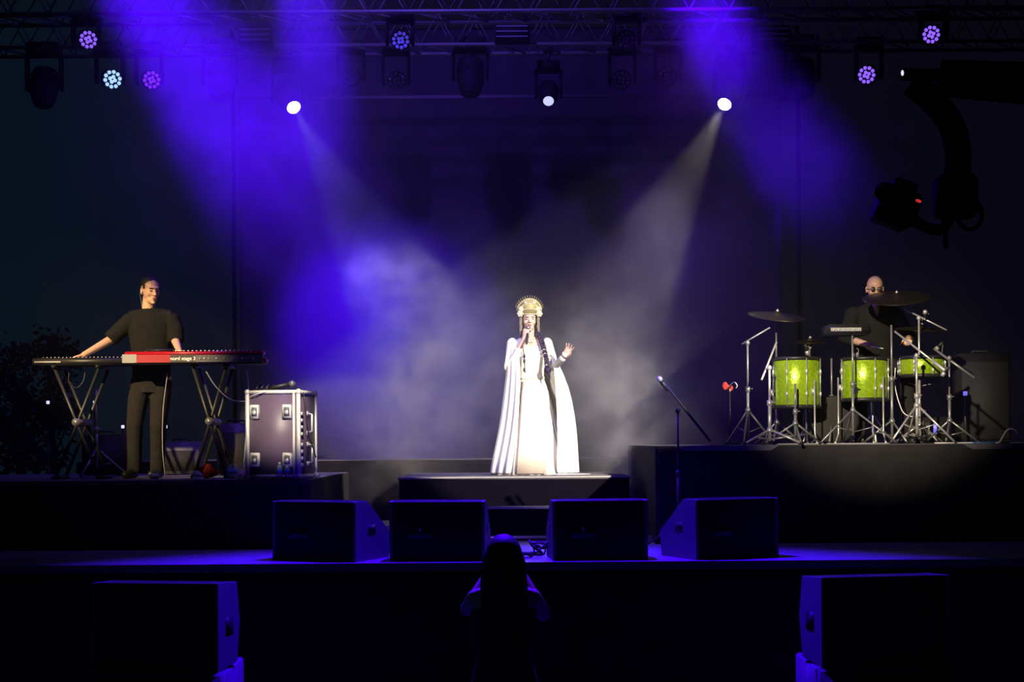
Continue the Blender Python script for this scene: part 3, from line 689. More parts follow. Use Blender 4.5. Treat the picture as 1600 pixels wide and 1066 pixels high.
# ---------------------------------------------------------------- drummer
DY = 14.25; g = P(1363, 447, DY); HZ = P(1363, 434, DY).z-ZD     # head top above the riser
dm_ = thing('person', 'bald person in black shirt and glasses seated behind the green drums', 'person', (g.x, DY, ZD)); ST = HZ-.90
hd = hm((0, -.10, HZ-.125), -6, 10)
b = B(); head(b, hd, 1.04); zz = ST
loft(b, [(0, .02, zz, .17, .13), (0, .02, zz+.12, .165, .12), (0, .0, zz+.30, .18, .12), (0, -.03, zz+.46, .17, .10), (0, -.05, zz+.55, .12, .06), (0, -.06, zz+.60, .07, .055)])
DH1 = V((-.20, -.52, zz+.20)); DH2 = V((.22, -.50, zz+.24))
tube(b, [(-.19, -.05, zz+.49), (-.31, -.18, zz+.28), DH1], [.060, .046, .030], 12, True); tube(b, [(.19, -.05, zz+.49), (.31, -.18, zz+.28), DH2], [.060, .046, .030], 12, True)
hand(b, DH1, (.25, -.9, -.1), (-.3, .1, 1), 1, .9, .03, .8); hand(b, DH2, (-.25, -.9, -.1), (.3, .1, 1), -1, .9, .03, .8)
for q in (-1, 1):
    tube(b, [(q*.10, .0, zz+.02), (q*.22, -.42, zz-.06), (q*.24, -.42, .10)], [.09, .062, .042], 12, True)
obj('body', b, 'skin', dm_, remesh=.006)
face_parts(hd, dm_, 1.04)
b = B()
for q in (-1, 1): lathe(b, [(.019, -.002), (.0225, 0), (.019, .002)], 18, hd @ Matrix.Translation((q*.033, -.106, .002)) @ Matrix.Rotation(PI/2, 4, 'X')); tube(b, [hd @ V((q*.055, -.103, .006)), hd @ V((q*.086, -.02, .006))], .0025, 6)
tube(b, [hd @ V((-.012, -.108, .006)), hd @ V((.012, -.108, .006))], .0025, 6); gl = obj('glasses', b, 'plastic', dm_)
b = B()
for q in (-1, 1): lathe(b, [(.002, -.001), (.021, -.001), (.021, .001), (.002, .001)], 18, hd @ Matrix.Translation((q*.033, -.106, .002)) @ Matrix.Rotation(PI/2, 4, 'X'))
obj('lens', b, 'tint', gl)
b = B(); loft(b, [(0, .02, zz+.0, .195, .155), (0, .02, zz+.12, .190, .145), (0, .0, zz+.30, .205, .145), (0, -.03, zz+.48, .225, .14), (0, -.045, zz+.57, .20, .110), (0, -.05, zz+.615, .13, .090), (0, -.06, zz+.645, .078, .074)])
for q in (-1, 1): ell(b, (q*.20, -.045, zz+.525), (.095, .09, .085), None, 16, 12)
for q in (-1, 1): tube(b, [(q*.20, -.04, zz+.54), (q*.32, -.18, zz+.275), (q*.26, -.36, zz+.235)], [.085, .068, .055], 14)
sh = obj('shirt', b, 'tshirt', dm_, remesh=.010, sm=3)
b = B(); v = [b.verts.new(q) for q in ((-.050, -.150, zz+.650), (.050, -.150, zz+.650), (.0, -.192, zz+.49), (-.050, -.11, zz+.650), (.050, -.11, zz+.650), (0, -.14, zz+.49))]
for f in ((0, 1, 2), (3, 5, 4), (0, 3, 4, 1), (1, 4, 5, 2), (2, 5, 3, 0)): b.faces.new([v[i] for i in f])
obj('open_neck', b, 'skin', dm_)
b = B(); loft(b, [(0, .02, zz-.02, .185, .16), (0, .02, zz+.10, .18, .14)])
for q in (-1, 1): tube(b, [(q*.10, .0, zz+.03), (q*.22, -.42, zz-.05), (q*.24, -.42, .08)], [.105, .078, .065], 14)
obj('trousers', b, 'jeans', dm_, remesh=.010)
for q in (-1, 1): b = B(); tube(b, [(q*.24, -.38, .045), (q*.24, -.55, .035)], [.045, .035], 12, True); loft(b, [(q*.24, -.47, .002, .048, .14), (q*.24, -.47, .02, .048, .14)]); obj('shoe', b, 'shoe', dm_)
t = thing('drum_throne', 'round black drum stool under the bald drummer', 'stool', (g.x, DY+.02, ZD))
b = B(); lathe(b, [(.17, zz-.12), (.185, zz-.10), (.185, zz-.05), (.16, zz-.022)], 28); obj('seat', b, 'plastic', t)
b = B(); tube(b, [(0, 0, .12), (0, 0, zz-.11)], .02, 10); obj('post', b, 'chrome', t)
for k in range(3): a = 2*PI*k/3+.4; b = B(); tube(b, [(0, 0, .30), (.24*math.cos(a), .24*math.sin(a), .012)], .012); obj('leg', b, 'chrome', t)
for q, H in ((-1, DH1), (1, DH2)):
    b = B(); c = H+V((-q*.03, -.07, -.035)); tube(b, [c+V((q*.03, .07, .02)), c+V((-q*.05, -.26, -.03))], [.0075, .005], 8, True)
    tag(obj('drumstick', b, 'whitekey', None, loc=dm_.location), 'pale drumstick in the bald drummer\'s %s hand' % ('right' if q < 0 else 'left'), 'drumstick', 'drumsticks')

# ---------------------------------------------------------------- long-haired photographer in front of the stage
AY = 7.0; g = P(787, 838, AY); HT = g.z
au = thing('person', 'person seen from behind in a dark sleeveless top, long dark hair, raising a phone', 'person', (g.x, AY, 0))
hd = hm((0, 0, HT-.125), 180, -4)
b = B(); head(b, hd, 1.0); s0 = HT-1.65
loft(b, [(0, 0, .80+s0, .165, .12), (0, 0, .92+s0, .16, .11), (0, 0, 1.04+s0, .125, .09), (0, 0, 1.18+s0, .145, .095), (0, 0, 1.31+s0, .165, .095), (0, 0, 1.385+s0, .15, .07), (0, 0, 1.42+s0, .06, .055)])
AE1, AE2 = V((-.190, .14, 1.27+s0)), V((.200, .14, 1.24+s0)); AW1, AW2 = V((-.075, .30, 1.45+s0)), V((.080, .30, 1.45+s0))
tube(b, [(-.140, 0, 1.345+s0), AE1, AW1], [.046, .036, .024], 12, True); tube(b, [(.140, 0, 1.345+s0), AE2, AW2], [.046, .036, .024], 12, True)
hand(b, AW1, (.25, .25, .9), (-.8, -.5, .1), -1, .75, .04, .8); hand(b, AW2, (-.25, .25, .9), (.8, -.5, .1), 1, .75, .04, .8)
for q in (-1, 1):
    tube(b, [(q*.085, 0, .86+s0), (q*.085, .0, .48), (q*.085, .02, .09)], [.088, .058, .038], 12, True); tube(b, [(q*.085, -.03, .04), (q*.09, .13, .025)], [.036, .028], 10, True)
obj('body', b, 'skinb', au, remesh=.006)
b = B(); loft(b, [(0, .0, .70+s0, .19, .14), (0, 0, .92+s0, .170, .12), (0, 0, 1.04+s0, .137, .102), (0, 0, 1.18+s0, .156, .108), (0, 0, 1.29+s0, .166, .102), (0, -.01, 1.335+s0, .135, .08)]); obj('top', b, mat('navy_top', (.02, .02, .05), .8, var=.3, scale=10), au, remesh=.008)
b = B()
loft(b, [(0, 0, .75+s0, .18, .135), (0, 0, .90+s0, .168, .12)])
for q in (-1, 1): tube(b, [(q*.085, 0, .84+s0), (q*.088, .0, .48), (q*.086, .02, .09)], [.10, .075, .055], 12, True)
obj('trousers', b, 'jeans', au, remesh=.009)
for q in (-1, 1): b = B(); tube(b, [(q*.087, -.04, .045), (q*.092, .12, .035)], [.042, .034], 12, True); obj('shoe', b, 'shoe', au)
# hair falling down the back in long locks
b = B(); zt = HT
loft(b, [(0, -.01, zt-.52, .105, .055), (0, -.075, zt-.42, .115, .060), (0, -.070, zt-.30, .112, .070), (0, -.050, zt-.20, .100, .085), (0, -.022, zt-.12, .090, .105), (0, -.008, zt-.06, .080, .095), (0, 0, zt-.02, .045, .055)], 28); ell(b, (0, -.005, zt-.088), (.090, .108, .100), None, 20, 14)
rn = random.Random(9)
for i in range(44):
    a = math.radians(rn.uniform(-200, 20)); r_ = .088+rn.uniform(0, .012)
    p0 = V((math.cos(a)*.05, math.sin(a)*.06, zt-.02)); p1 = V((math.cos(a)*r_, math.sin(a)*.10-.01, zt-.12)); p2 = V((math.cos(a)*.108, math.sin(a)*.095-.02, zt-.28)); L = rn.uniform(.46, .62)
    p3 = V((math.cos(a)*.112+rn.uniform(-.02, .02), math.sin(a)*.06-.075, zt-L)); tube(b, curve([p0, p1, p2, p3], 5), [.012]*12+[.010, .008, .006, .003], 6, True)
obj('hair', b, 'hair', au, remesh=.007, sm=2)
pc = V((0, .395, 1.54+s0)); t = thing('smartphone', 'dark phone held up by the long-haired onlooker', 'phone', V(au.location)+pc)
b = B(); bevbox(b, (-.075, -.005, -.037), (.075, .005, .037), .004); obj('phone_body', b, 'plastic', t)
b = B(); box(b, (-.070, -.0062, -.033), (.070, -.0045, .033)); obj('screen', b, 'blackmetal', t, smooth=False)

# ================================================================ keyboards and their stands
def kx(px, Y, py=565): return P(px, py, Y).x
KZ = 1.045
def xstand(label, cx_, y, z0, h, w, d=.30, grp='x-shaped keyboard stands'):
    t = thing('keyboard_stand', label, 'stand', (cx_, y, z0), 0, grp)
    for s in (-1, 1):
        b = B()
        for yy in (0, d): tube(b, [(-s*w, yy+s*.02, .03), (s*w, yy+s*.02, h-.02)], .016, 8)
        obj('crossed_leg', b, 'blackmetal', t)
        b = B(); tube(b, [(s*w, -.06, h-.016), (s*w, d+.06, h-.016)], .016, 8); obj('support_bar', b, 'blackmetal', t)
        b = B(); tube(b, [(s*w, -.06, .020), (s*w, d+.06, .020)], .020, 8); obj('foot_bar', b, 'blackmetal', t)
    b = B(); lathe(b, [(.035, -.05), (.035, d+.05)], 16, Matrix.Translation((0, 0, h/2)) @ Matrix.Rotation(-PI/2, 4, 'X')); obj('pivot', b, 'dchrome', t)
    return t
xstand('x-shaped stand under the black keyboard', kx(119, 12.95, 660), 12.98, ZK, KZ, .20)
xstand('x-shaped stand under the red keyboard', kx(327, 12.95, 660), 12.98, ZK, KZ, .15)
# black keyboard
def keys(t, x0, x1, y0, y1, z, whites=True):
    n = int((x1-x0)/.0236); w = (x1-x0)/n; b = B(); c = B()
    for i in range(n):
        box(b, (x0+i*w+.0008, y0, z), (x0+(i+1)*w-.0008, y1, z+.014))
        if i % 7 in (0, 1, 3, 4, 5): box(c, (x0+(i+1)*w-.006, y0, z+.014), (x0+(i+1)*w+.006, y0+(y1-y0)*.62, z+.024))
    k = obj('white_keys', b, 'whitekey', t, smooth=False); obj('black_keys', c, 'plastic', t, smooth=False)
x0, x1 = kx(50, 12.95), kx(216, 12.95); w = x1-x0
t = thing('keyboard', 'slim black keyboard under the player\'s outstretched right hand', 'keyboard', ((x0+x1)/2, 12.95, ZK+KZ), 0)
b = B(); bevbox(b, (-w/2, 0, 0), (w/2, .13, .065), .008); bevbox(b, (-w/2, .12, 0), (w/2, .31, .038), .006); obj('body', b, 'plastic', t)
keys(t, -w/2+.06, w/2-.02, .14, .295, .036)
b = B(); rn = random.Random(1)
for i in range(22): ell(b, (-w/2+.08+i*w/27, .07, .070), (.007, .007, .009), None, 8, 6)
obj('knobs', b, 'grey', t)
b = B(); box(b, (-w/2+.02, -.004, .022), (-w/2+.26, .001, .036)); obj('connector_strip', b, 'grey', t, smooth=False)
# red stage piano, its back to the audience
x0, x1 = kx(192, 12.88), kx(411, 12.88); w = x1-x0; R_ = math.radians(-1.5)
t = thing('keyboard', 'long red stage piano seen from behind, right of the player', 'keyboard', ((x0+x1)/2, 12.86, ZK+KZ+.001), 0)
b = B(); bevbox(b, (-w/2+.02, .004, .075), (w/2-.002, .16, .112), .006); bevbox(b, (-w/2+.02, .14, .012), (w/2-.002, .335, .055), .006); obj('red_case', b, 'red', t)
b = B(); box(b, (-w/2+.13, -.004, .010), (-.20, .02, .080)); obj('red_back_panel', b, 'red', t, smooth=False)
b = B(); box(b, (-w/2, -.006, .008), (-w/2+.13, .33, .085)); obj('wood_end', b, 'grey', t, smooth=False)
b = B(); box(b, (.03, -.004, .012), (w/2-.002, .02, .076)); cpn = obj('connector_panel', b, 'cabside', t, smooth=False)
b = B(); box(b, (-.20, -.004, .010), (.03, .02, .080)); obj('logo_panel', b, 'plastic', t, smooth=False)
for i, x in enumerate((.07, .11, .15, .22, .29, .36, .40, .45, .50, .55)):
    b = B(); lathe(b, [(.004, 0), (.009, .0), (.009, .006), (.004, .006)], 12, Matrix.Translation((x, -.004, .044)) @ Matrix.Rotation(PI/2, 4, 'X')); obj('socket', b, 'chrome' if i % 2 else 'grey', cpn)
b = B(); bevbox(b, (-w/2+.03, .01, -.0), (w/2-.01, .33, .014), .003); obj('underside', b, 'plastic', t)
keys(t, -w/2+.14, w/2-.03, .17, .325, .053)
b = B()
for i in range(26): ell(b, (-w/2+.20+i*.038, .08, .116), (.008, .008, .010), None, 8, 6)
obj('knobs', b, 'whitekey', t)
b = B(); bevbox(b, (-w/2+.20, .03, .112), (-w/2+.44, .15, .135), .006); obj('control_box', b, 'plastic', t)
fc = bpy.data.curves.new('lettering', 'FONT'); fc.body = 'nord stage 3'; fc.size = .047; fc.extrude = .0012; fc.offset = .0004; fc.space_character = .97; fc.align_x = 'CENTER'
fq = bpy.data.objects.new('lettering', fc); COL.objects.link(fq); bpy.context.view_layer.update(); me_ = bpy.data.meshes.new_from_object(fq); bpy.data.objects.remove(fq); fo = bpy.data.objects.new('lettering', me_); me_.materials.clear(); me_.materials.append(M['white']); COL.objects.link(fo); fo.parent = t; fo.location = (-.085, -.0062, .030); fo.rotation_euler = (PI/2, 0, 0)

# ================================================================ flight case
FX0, FX1 = P(385, 740, 12.62).x, P(470, 740, 12.62).x
def flightcase():
    rz = math.radians(-24); Wd = .53; D = .40; H = P(430, 611, 12.7).z-ZK-.012
    t = thing('flight_case', 'tall dark flight case with bright aluminium edges at the end of the keyboard riser', 'case', (FX0, 12.60, ZK), rz*-1*0)
    # footprint: front face from the near left corner, right flank turned away
    Wd = FX1-FX0; D = .42; sk = P(496, 740, 12.62+D).x-FX1
    def q(x, y, z): return V((x+y/D*sk*1.0, y, z))
    sh = Matrix.Identity(4)
    ang = math.atan2(.0, 1)
    return t, Wd, D, H, sk
t, Wd, D, H, sk = flightcase()
t.rotation_euler = (0, 0, math.radians(-10)); D = .50; Wd = .50
H0 = .012
b = B(); bevbox(b, (.012, .012, H0), (Wd-.012, D-.012, H0+H-.012), .004); obj('body', b, 'casepanel', t)
def bar(par, a, c, r=.016, nm='edge_profile'):
    b = B(); bevbox(b, tuple(min(a[i], c[i])-(r if abs(a[i]-c[i]) < 1e-6 else 0) for i in range(3)), tuple(max(a[i], c[i])+(r if abs(a[i]-c[i]) < 1e-6 else 0) for i in range(3)), .003); return obj(nm, b, 'casealu', par)
zb, zt = H0+.014, H0+H-.014
for x in (.014, Wd-.014):
    for y in (.014, D-.014): bar(t, (x, y, zb), (x, y, zt))
    for z in (zb, zt): bar(t, (x, .014, z), (x, D-.014, z))
for y in (.014, D-.014):
    for z in (zb, zt): bar(t, (.014, y, z), (Wd-.014, y, z))
b = B(); bevbox(b, (Wd-.065, -.006, zb), (Wd-.045, .014, zt), .003); obj('lid_profile', b, 'casealu', t)
for x in (.014, Wd-.014):
    for y in (.014, D-.014):
        for z in (zb, zt): b = B(); ell(b, (x, y, z), (.027, .027, .027), None, 12, 8); obj('ball_corner', b, 'casealu', t)
for x in (.085, Wd-.115):
    for z in (.13, H-.22):
        b = B(); bevbox(b, (x-.045, -.012, z-.02), (x+.045, .012, z+.105), .006); l_ = obj('butterfly_latch', b, 'casealu', t)
        b = B(); bevbox(b, (x-.026, -.018, z+.004), (x+.026, -.010, z+.082), .004); obj('latch_recess', b, 'cabside', l_)
        b = B(); lathe(b, [(.004, 0), (.020, 0), (.020, .006), (.004, .006)], 16, Matrix.Translation((x, -.019, z+.035)) @ Matrix.Rotation(PI/2, 4, 'X')); obj('latch_knob', b, 'chrome', l_)
for z in (.20, H-.30):
    b = B()
    pts = [(Wd, D*.45, z-.06), (Wd+.04, D*.45, z-.05), (Wd+.04, D*.45, z+.10), (Wd, D*.45, z+.11)]; tube(b, pts, .010, 8); bevbox(b, (Wd-.004, D*.45-.03, z-.085), (Wd+.006, D*.45+.03, z-.045), .002); bevbox(b, (Wd-.004, D*.45-.03, z+.09), (Wd+.006, D*.45+.03, z+.13), .002)
    obj('handle', b, 'chrome', t)
    b = B()
    for k in range(4): bevbox(b, (Wd-.006, .04, z-.09+k*.06), (Wd+.006, .085, z-.06+k*.06), .003)
    obj('hinge', b, 'casealu', t)
for x in (.05, Wd-.05):
    for y in (.05, D-.05): b = B(); lathe(b, [(.02, 0), (.02, H0+.002)], 10, Matrix.Translation((x, y, 0))); obj('foot', b, 'plastic', t)
FC = t; FTOP = ZK+H0+H
# things on top of the case
fl = V(t.location)
b = B(); c = curve([(.05, .10, .006), (.18, .05, .008), (.32, .12, .006), (.42, .10, .03), (.50, .02, .0), (.53, -.03, -.10), (.55, .02, -.35), (.60, .16, -.60)]); tube(b, c, .005, 6)
tag(obj('cable', b, 'cable', None, loc=(fl.x, fl.y, FTOP)), 'thin dark cable draped over the top of the flight case', 'cable')
t = thing('microphone', 'dark microphone lying on top of the flight case', 'microphone', (fl.x+.30, fl.y+.20, FTOP+.004), math.radians(-15))
b = B(); m = orient(V((-.14, 0, .025)), (1, .1, .18), (0, 1, 0)); lathe(b, [(.012, 0), (.019, .05), (.022, .20)], 14, m); obj('handle', b, 'plastic', t)
b = B(); ell(b, (0, 0, .225), .032, m); obj('mesh_head', b, 'dchrome', t)
t = thing('mixer', 'small dark mixer with tilted panel on top of the flight case', 'mixer', (fl.x+.13, fl.y+.30, FTOP))
b = B(); prism(b, [(-.08, 0), (-.08, .02), (.10, .07), (.10, 0)], -.10, .13); obj('body', b, 'plastic', t, smooth=False)
b = B()
for i in range(5):
    for j in range(3): ell(b, (-.075+i*.045, -.05+j*.05, .036+j*.014), (.006, .006, .008), None, 8, 6)
obj('knobs', b, 'grey', t)
# things around the foot of the case
def bottle(label, px, Y, h=.22, r=.033, col='glass', grp='water bottles on the keyboard riser'):
    t = thing('bottle', label, 'bottle', (P(px, 745, Y).x, Y, ZK), 0, grp)
    b = B(); lathe(b, [(r*.9, 0), (r, .008), (r, h*.30), (r*.92, h*.34), (r, h*.38), (r, h*.68), (r*.75, h*.82), (r*.36, h*.90), (r*.36, h*.955)], 18); obj('body', b, col, t)
    b = B(); lathe(b, [(r*.42, h*.93), (r*.42, h)], 14); obj('cap', b, 'whitekey', t)
    b = B(); lathe(b, [(r*1.02, h*.40), (r*1.02, h*.64)], 18); obj('paper_band', b, 'water', t); return t
bottle('clear water bottle before the flight case, left one of the close pair', 437, 12.54, .15, .026)
bottle('clear water bottle before the flight case, right one of the close pair', 449, 12.54, .15, .026)
bottle('clear water bottle near the white adapter', 360, 12.75, .13, .03)
bottle('clear water bottle between the red bundle and the other bottle', 368, 12.85, .13, .028)
t = thing('power_adapter', 'pale cream adapter box standing at the left foot of the flight case', 'adapter', (P(377, 745, 12.58).x, 12.56, ZK))
b = B(); bevbox(b, (-.035, 0, 0), (.035, .05, .085), .008); obj('housing', b, 'cream', t); b = B(); tube(b, curve([(0, .025, .083), (.0, .03, .12), (.03, .04, .13), (.05, .06, .05)]), .004, 6); obj('cord', b, 'whitecable', t)
t = thing('cloth_bundle', 'red patterned bundle on the riser floor under the red keyboard', 'bundle', (P(322, 745, 13.1).x, 13.1, ZK))
b = B(); rn = random.Random(5)
for i in range(14): ell(b, (rn.uniform(-.07, .07), rn.uniform(-.04, .04), rn.uniform(.03, .10)), (rn.uniform(.03, .05), .035, rn.uniform(.02, .04)))
obj('cloth', b, 'paint_red', t, remesh=.01)
t = thing('sneaker', 'white-toed sneaker left on the riser beside the red bundle', 'shoe', (P(309, 745, 12.8).x, 12.8, ZK), .4)
b = B(); tube(b, [(0, .10, .035), (0, 0, .03), (0, -.10, .022)], [.035, .038, .03], 12, True); b.transform(Matrix.Translation((0, 0, .006))); obj('upper', b, 'grey', t, remesh=.008)
b = B(); loft(b, [(0, 0, 0, .042, .145), (0, 0, .018, .042, .145)]); obj('sole', b, 'whitekey', t)
t = thing('tape_roll', 'small pale box on the riser floor beside the player\'s foot', 'box', (P(241, 745, 12.9).x, 12.9, ZK))
b = B(); bevbox(b, (-.035, -.02, 0), (.035, .03, .05), .004); obj('carton', b, 'grey', t)
b = B(); box(b, (-.036, -.005, .046), (.036, .012, .0515)); obj('tape_strip', b, 'whitekey', t, smooth=False)
# amplifier and cases behind the players
def amp(label, px, Y, w, h, m='cab', logo=True, name='amplifier', cat='amplifier', z=ZK):
    t = thing(name, label, cat, (P(px, 740, Y).x, Y, z))
    b = B(); bevbox(b, (-w/2, 0, .012), (w/2, .30, h), .014); obj('cabinet', b, m, t)
    b = B(); bevbox(b, (-w/2+.03, -.008, .04), (w/2-.03, .002, h-.09), .003); g_ = obj('grille', b, 'grille', t)
    for x in (-w/2+.05, w/2-.05):
        for y in (.04, .26): b = B(); lathe(b, [(.018, 0), (.018, .014)], 10, Matrix.Translation((x, y, 0))); obj('foot', b, 'plastic', t)
    b = B(); tube(b, [(-.09, .15, h-.004), (-.08, .15, h+.03), (.08, .15, h+.03), (.09, .15, h-.004)], .010, 8); obj('handle', b, 'plastic', t)
    if logo:
        b = B(); v = [b.verts.new(q) for q in ((-.022, -.010, h*.60), (.022, -.010, h*.60), (0, -.010, h*.52), (-.022, -.006, h*.60), (.022, -.006, h*.60), (0, -.006, h*.52))]
        for f in ((0, 1, 2), (3, 5, 4), (0, 3, 4, 1), (1, 4, 5, 2), (2, 5, 3, 0)): b.faces.new([v[i] for i in f])
        obj('badge', b, 'grey', g_)
    return t
amp('black combo amplifier with a small triangular badge behind the black keyboard', 160, 14.4, .42, .42)
amp('grey-fronted amplifier standing behind the player\'s legs', 278, 14.6, .40, .34, 'cabside', False)
t = amp('low dark equipment case behind the stand of the red keyboard', 365, 14.2, .34, .52, 'casepanel', False, 'equipment_case', 'case')
# slim stand left of the player, holding a small monitor speaker
def stand(name, label, cat, base, h, m='chrome', legs=3, lr=.30, lh=.28, r=.011, rot=0, boom=None, boomr=.008, weight=False, grp=None, clamp=True):
    t = thing(name, label, cat, base, 0, grp)
    b = B(); tube(b, [(0, 0, lh*.25), (0, 0, h*.55)], r*1.25, 10); obj('lower_tube', b, m, t)
    b = B(); tube(b, [(0, 0, h*.5), (0, 0, h)], r*.85, 10); obj('upper_tube', b, m, t)
    b = B(); tube(b, [(0, 0, h*.55-.03), (0, 0, h*.55+.02)], r*2.0, 10); tube(b, [(0, 0, h*.55), (r*4, 0, h*.55)], r*.7, 6); obj('height_clamp', b, m, t)
    b = B(); lathe(b, [(r*1.6, lh-.03), (r*2.6, lh-.01), (r*1.6, lh+.02)], 12); obj('leg_collar', b, m, t)
    for k in range(legs):
        a = rot+2*PI*k/legs; e_ = V((lr*math.cos(a), lr*math.sin(a), .012)); b = B(); tube(b, [(0, 0, lh), e_], r*.85, 8)
        tube(b, [(0, 0, lh*.35), (e_.x*.5, e_.y*.5, lh*.5)], r*.5, 6)
        lg = obj('leg', b, m, t); b = B(); ell(b, e_+V((0, 0, .003)), (.016, .016, .014)); obj('rubber_foot', b, 'plastic', lg)
    if boom:
        a, c = V(boom[0]), V(boom[1]); b = B(); tube(b, [a, c], boomr, 8); obj('boom', b, m, t)
        b = B(); ell(b, (0, 0, h), (.022, .022, .026)); obj('tilter', b, m, t)
        if weight: b = B(); tube(b, [c, c+(a-c).normalized()*.10], .018, 10, True); obj('counterweight', b, m, t)
    return t
stand('microphone_stand', 'thin straight stand rising behind the black keyboard', 'stand', (P(151, 700, 14.0).x, 14.0, ZK), .86, 'dchrome', rot=.3)
t = stand('microphone_stand', 'black boom stand leaning over the stage before the drum riser', 'stand', (P(1060, 800, 12.25).x, 12.25, ZS), P(1060, 642, 12.25).z-ZS, 'blackmetal', lr=.32, lh=.22, rot=.5,
          boom=(P(1034, 594, 12.25)-V((P(1060, 800, 12.25).x, 12.25, ZS)), P(1110, 690, 12.25)-V((P(1060, 800, 12.25).x, 12.25, ZS))), boomr=.011)
e0 = P(1034, 594, 12.2); t = thing('microphone', 'silver-headed microphone clipped to the boom stand before the drum riser', 'microphone', e0)
m = orient(V((.02, .0, -.045)), (-.55, -.1, .75), (0, 1, 0)); b = B(); lathe(b, [(.012, -.06), (.016, .0), (.018, .05)], 14, m); obj('handle', b, 'plastic', t); b = B(); ell(b, (0, 0, .065), (.026, .026, .026), m); obj('mesh_head', b, 'chrome', t)

# hanging cables under the keyboards
def cab(label, pts, r=.005, m='cable', name='cable', k=8):
    b = B(); pts = [V(p) for p in pts]; o0 = pts[0].copy(); tube(b, [p-o0 for p in curve(pts, k)], r, 6)
    return tag(obj(name, b, m, None, loc=o0), label, 'cable')
cab('grey cable hanging in a long curve from the red keyboard to the flight case', [P(322, 581, 12.85), P(338, 605, 12.86), P(360, 624, 12.84), P(384, 627, 12.7), P(395, 618, 12.56), P(420, 611, 12.57)], .005, 'greycable')
cab('thin dark cable hanging straight from the end of the red keyboard', [P(385, 578, 12.84), P(388, 600, 12.8), P(387, 640, 12.75), P(383, 700, 12.75), P(380, 742, 12.7)], .004, 'greycable')
cab('dark looped cable hanging beneath the black keyboard', [P(108, 582, 12.9), P(108, 598, 12.9), P(120, 606, 12.92), P(130, 596, 12.94), P(133, 582, 12.96)], .005)
cab('thin cable dropping past the player\'s knee', [P(262, 582, 13.1), P(255, 640, 13.1), P(254, 700, 13.12), P(258, 744, 13.15)], .004, 'greycable')

# ================================================================ drum kit
def dx(px, py, Y): return P(px, py, Y)
def drum(label, pxc, pyt, pyb, wpx, Y, legs=True, name='drum', grp='lime green drums of the kit', tilt=0):
    c = P(pxc, pyb, Y); z1 = P(pxc, pyt, Y).z; r = wpx/2*Y/F; h = z1-c.z; zr = c.z-ZD
    t = thing(name, label, 'drum', (c.x, Y, ZD), 0, grp)
    b = B(); lathe(b, [(r*.98, zr), (r, zr+.004), (r, zr+h-.004), (r*.98, zr+h)], 40); obj('shell', b, 'lime', t)
    for z in (zr-.004, zr+h+.004): b = B(); lathe(b, [(r*.97, z-.018), (r*1.045, z-.018), (r*1.045, z+.014), (r*.97, z+.014)], 40); obj('hoop', b, 'blackmetal', t)
    b = B(); lathe(b, [(r*.3, zr+h+.002), (r*.97, zr+h+.002), (r*.97, zr+h+.010), (r*.3, zr+h+.011)], 36); obj('drumhead', b, 'drumhead', t)
    for k in range(8):
        a = 2*PI*k/8+.2; x, y = math.cos(a)*(r+.012), math.sin(a)*(r+.012)
        b = B(); tube(b, [(x, y, zr+.0), (x, y, zr+h)], .0045, 6); bevbox(b, (-.010, -.010, zr+h*.60), (.012, .010, zr+h*.84), .003, None) if 0 else None
        ell(b, (x, y, zr+h*.72), (.012, .012, .030), None, 8, 8); ell(b, (x, y, zr+h*.25), (.012, .012, .026), None, 8, 8); obj('tension_lug', b, 'chrome', t)
    if legs:
        for k in range(3):
            a = 2*PI*k/3-PI/2+.5; x, y = math.cos(a)*(r+.03), math.sin(a)*(r+.03)
            b = B(); tube(b, [(x, y, zr+h*.55), (x, y, .10), (x*1.12, y*1.12, .012)], .0075, 8); ell(b, (x*1.12, y*1.12, .014), .014, None, 8, 6); ell(b, (math.cos(a)*(r+.012), math.sin(a)*(r+.012), zr+h*.3), (.02, .02, .03), None, 8, 6); obj('leg', b, 'chrome', t)
    return t
drum('large lime green floor drum nearest the centre of the stage', 1245, 562, 635, 74, 13.35)
drum('lime green floor drum in the middle of the kit before the drummer', 1351, 562, 624, 72, 13.35)
drum('shallow lime green snare drum at the far right of the kit', 1440, 560, 587, 70, 13.6, legs=False, name='snare_drum')
def absd(px, py, Y): return P(px, py, Y)
def rel(p, base): return V(p)-V(base)
# snare stand
g = P(1440, 690, 13.6); sb = (g.x, 13.6, ZD); h = P(1440, 592, 13.6).z-ZD
t = stand('snare_stand', 'chrome basket stand beneath the shallow green snare drum', 'stand', sb, h-.05, 'dchrome', lr=.22, lh=.20, rot=1.0)
for k in range(3): a = 2*PI*k/3; b = B(); tube(b, [(0, 0, h-.07), (.16*math.cos(a), .16*math.sin(a), h-.035), (.165*math.cos(a), .165*math.sin(a), h+.005)], .007, 6); obj('basket_arm', b, 'dchrome', t)
def kst(name, label, px, Y, ytop, m='chrome', boom=None, Yb=None, **k):
    base = V((P(px, 690, Y).x, Y, ZD)); h = P(px, ytop, Y).z-ZD
    if boom: boom = tuple(P(q[0], q[1], q[2] if len(q) > 2 else Y)-base for q in boom)
    return stand(name, label, 'stand', base, h, m, boom=boom, **k)
G = 'stands around the drum kit'
kst('cymbal_stand', 'thin chrome boom stand farthest toward the stage centre', 1169, 13.25, 536, 'dchrome', ((1159, 538), (1203, 512)), lr=.26, lh=.33, rot=.2, grp=G)
kst('cymbal_stand', 'thick grey stand beside the largest green drum', 1203, 13.0, 575, 'chrome', ((1213, 535, 13.3), (1190, 594, 12.95)), lr=.30, lh=.14, rot=-.5, r=.013, boomr=.010, grp=G)
kst('cymbal_stand', 'chrome stand rising in front of the largest green drum', 1243, 12.98, 600, 'dchrome', None, lr=.30, lh=.20, rot=.5, grp=G)
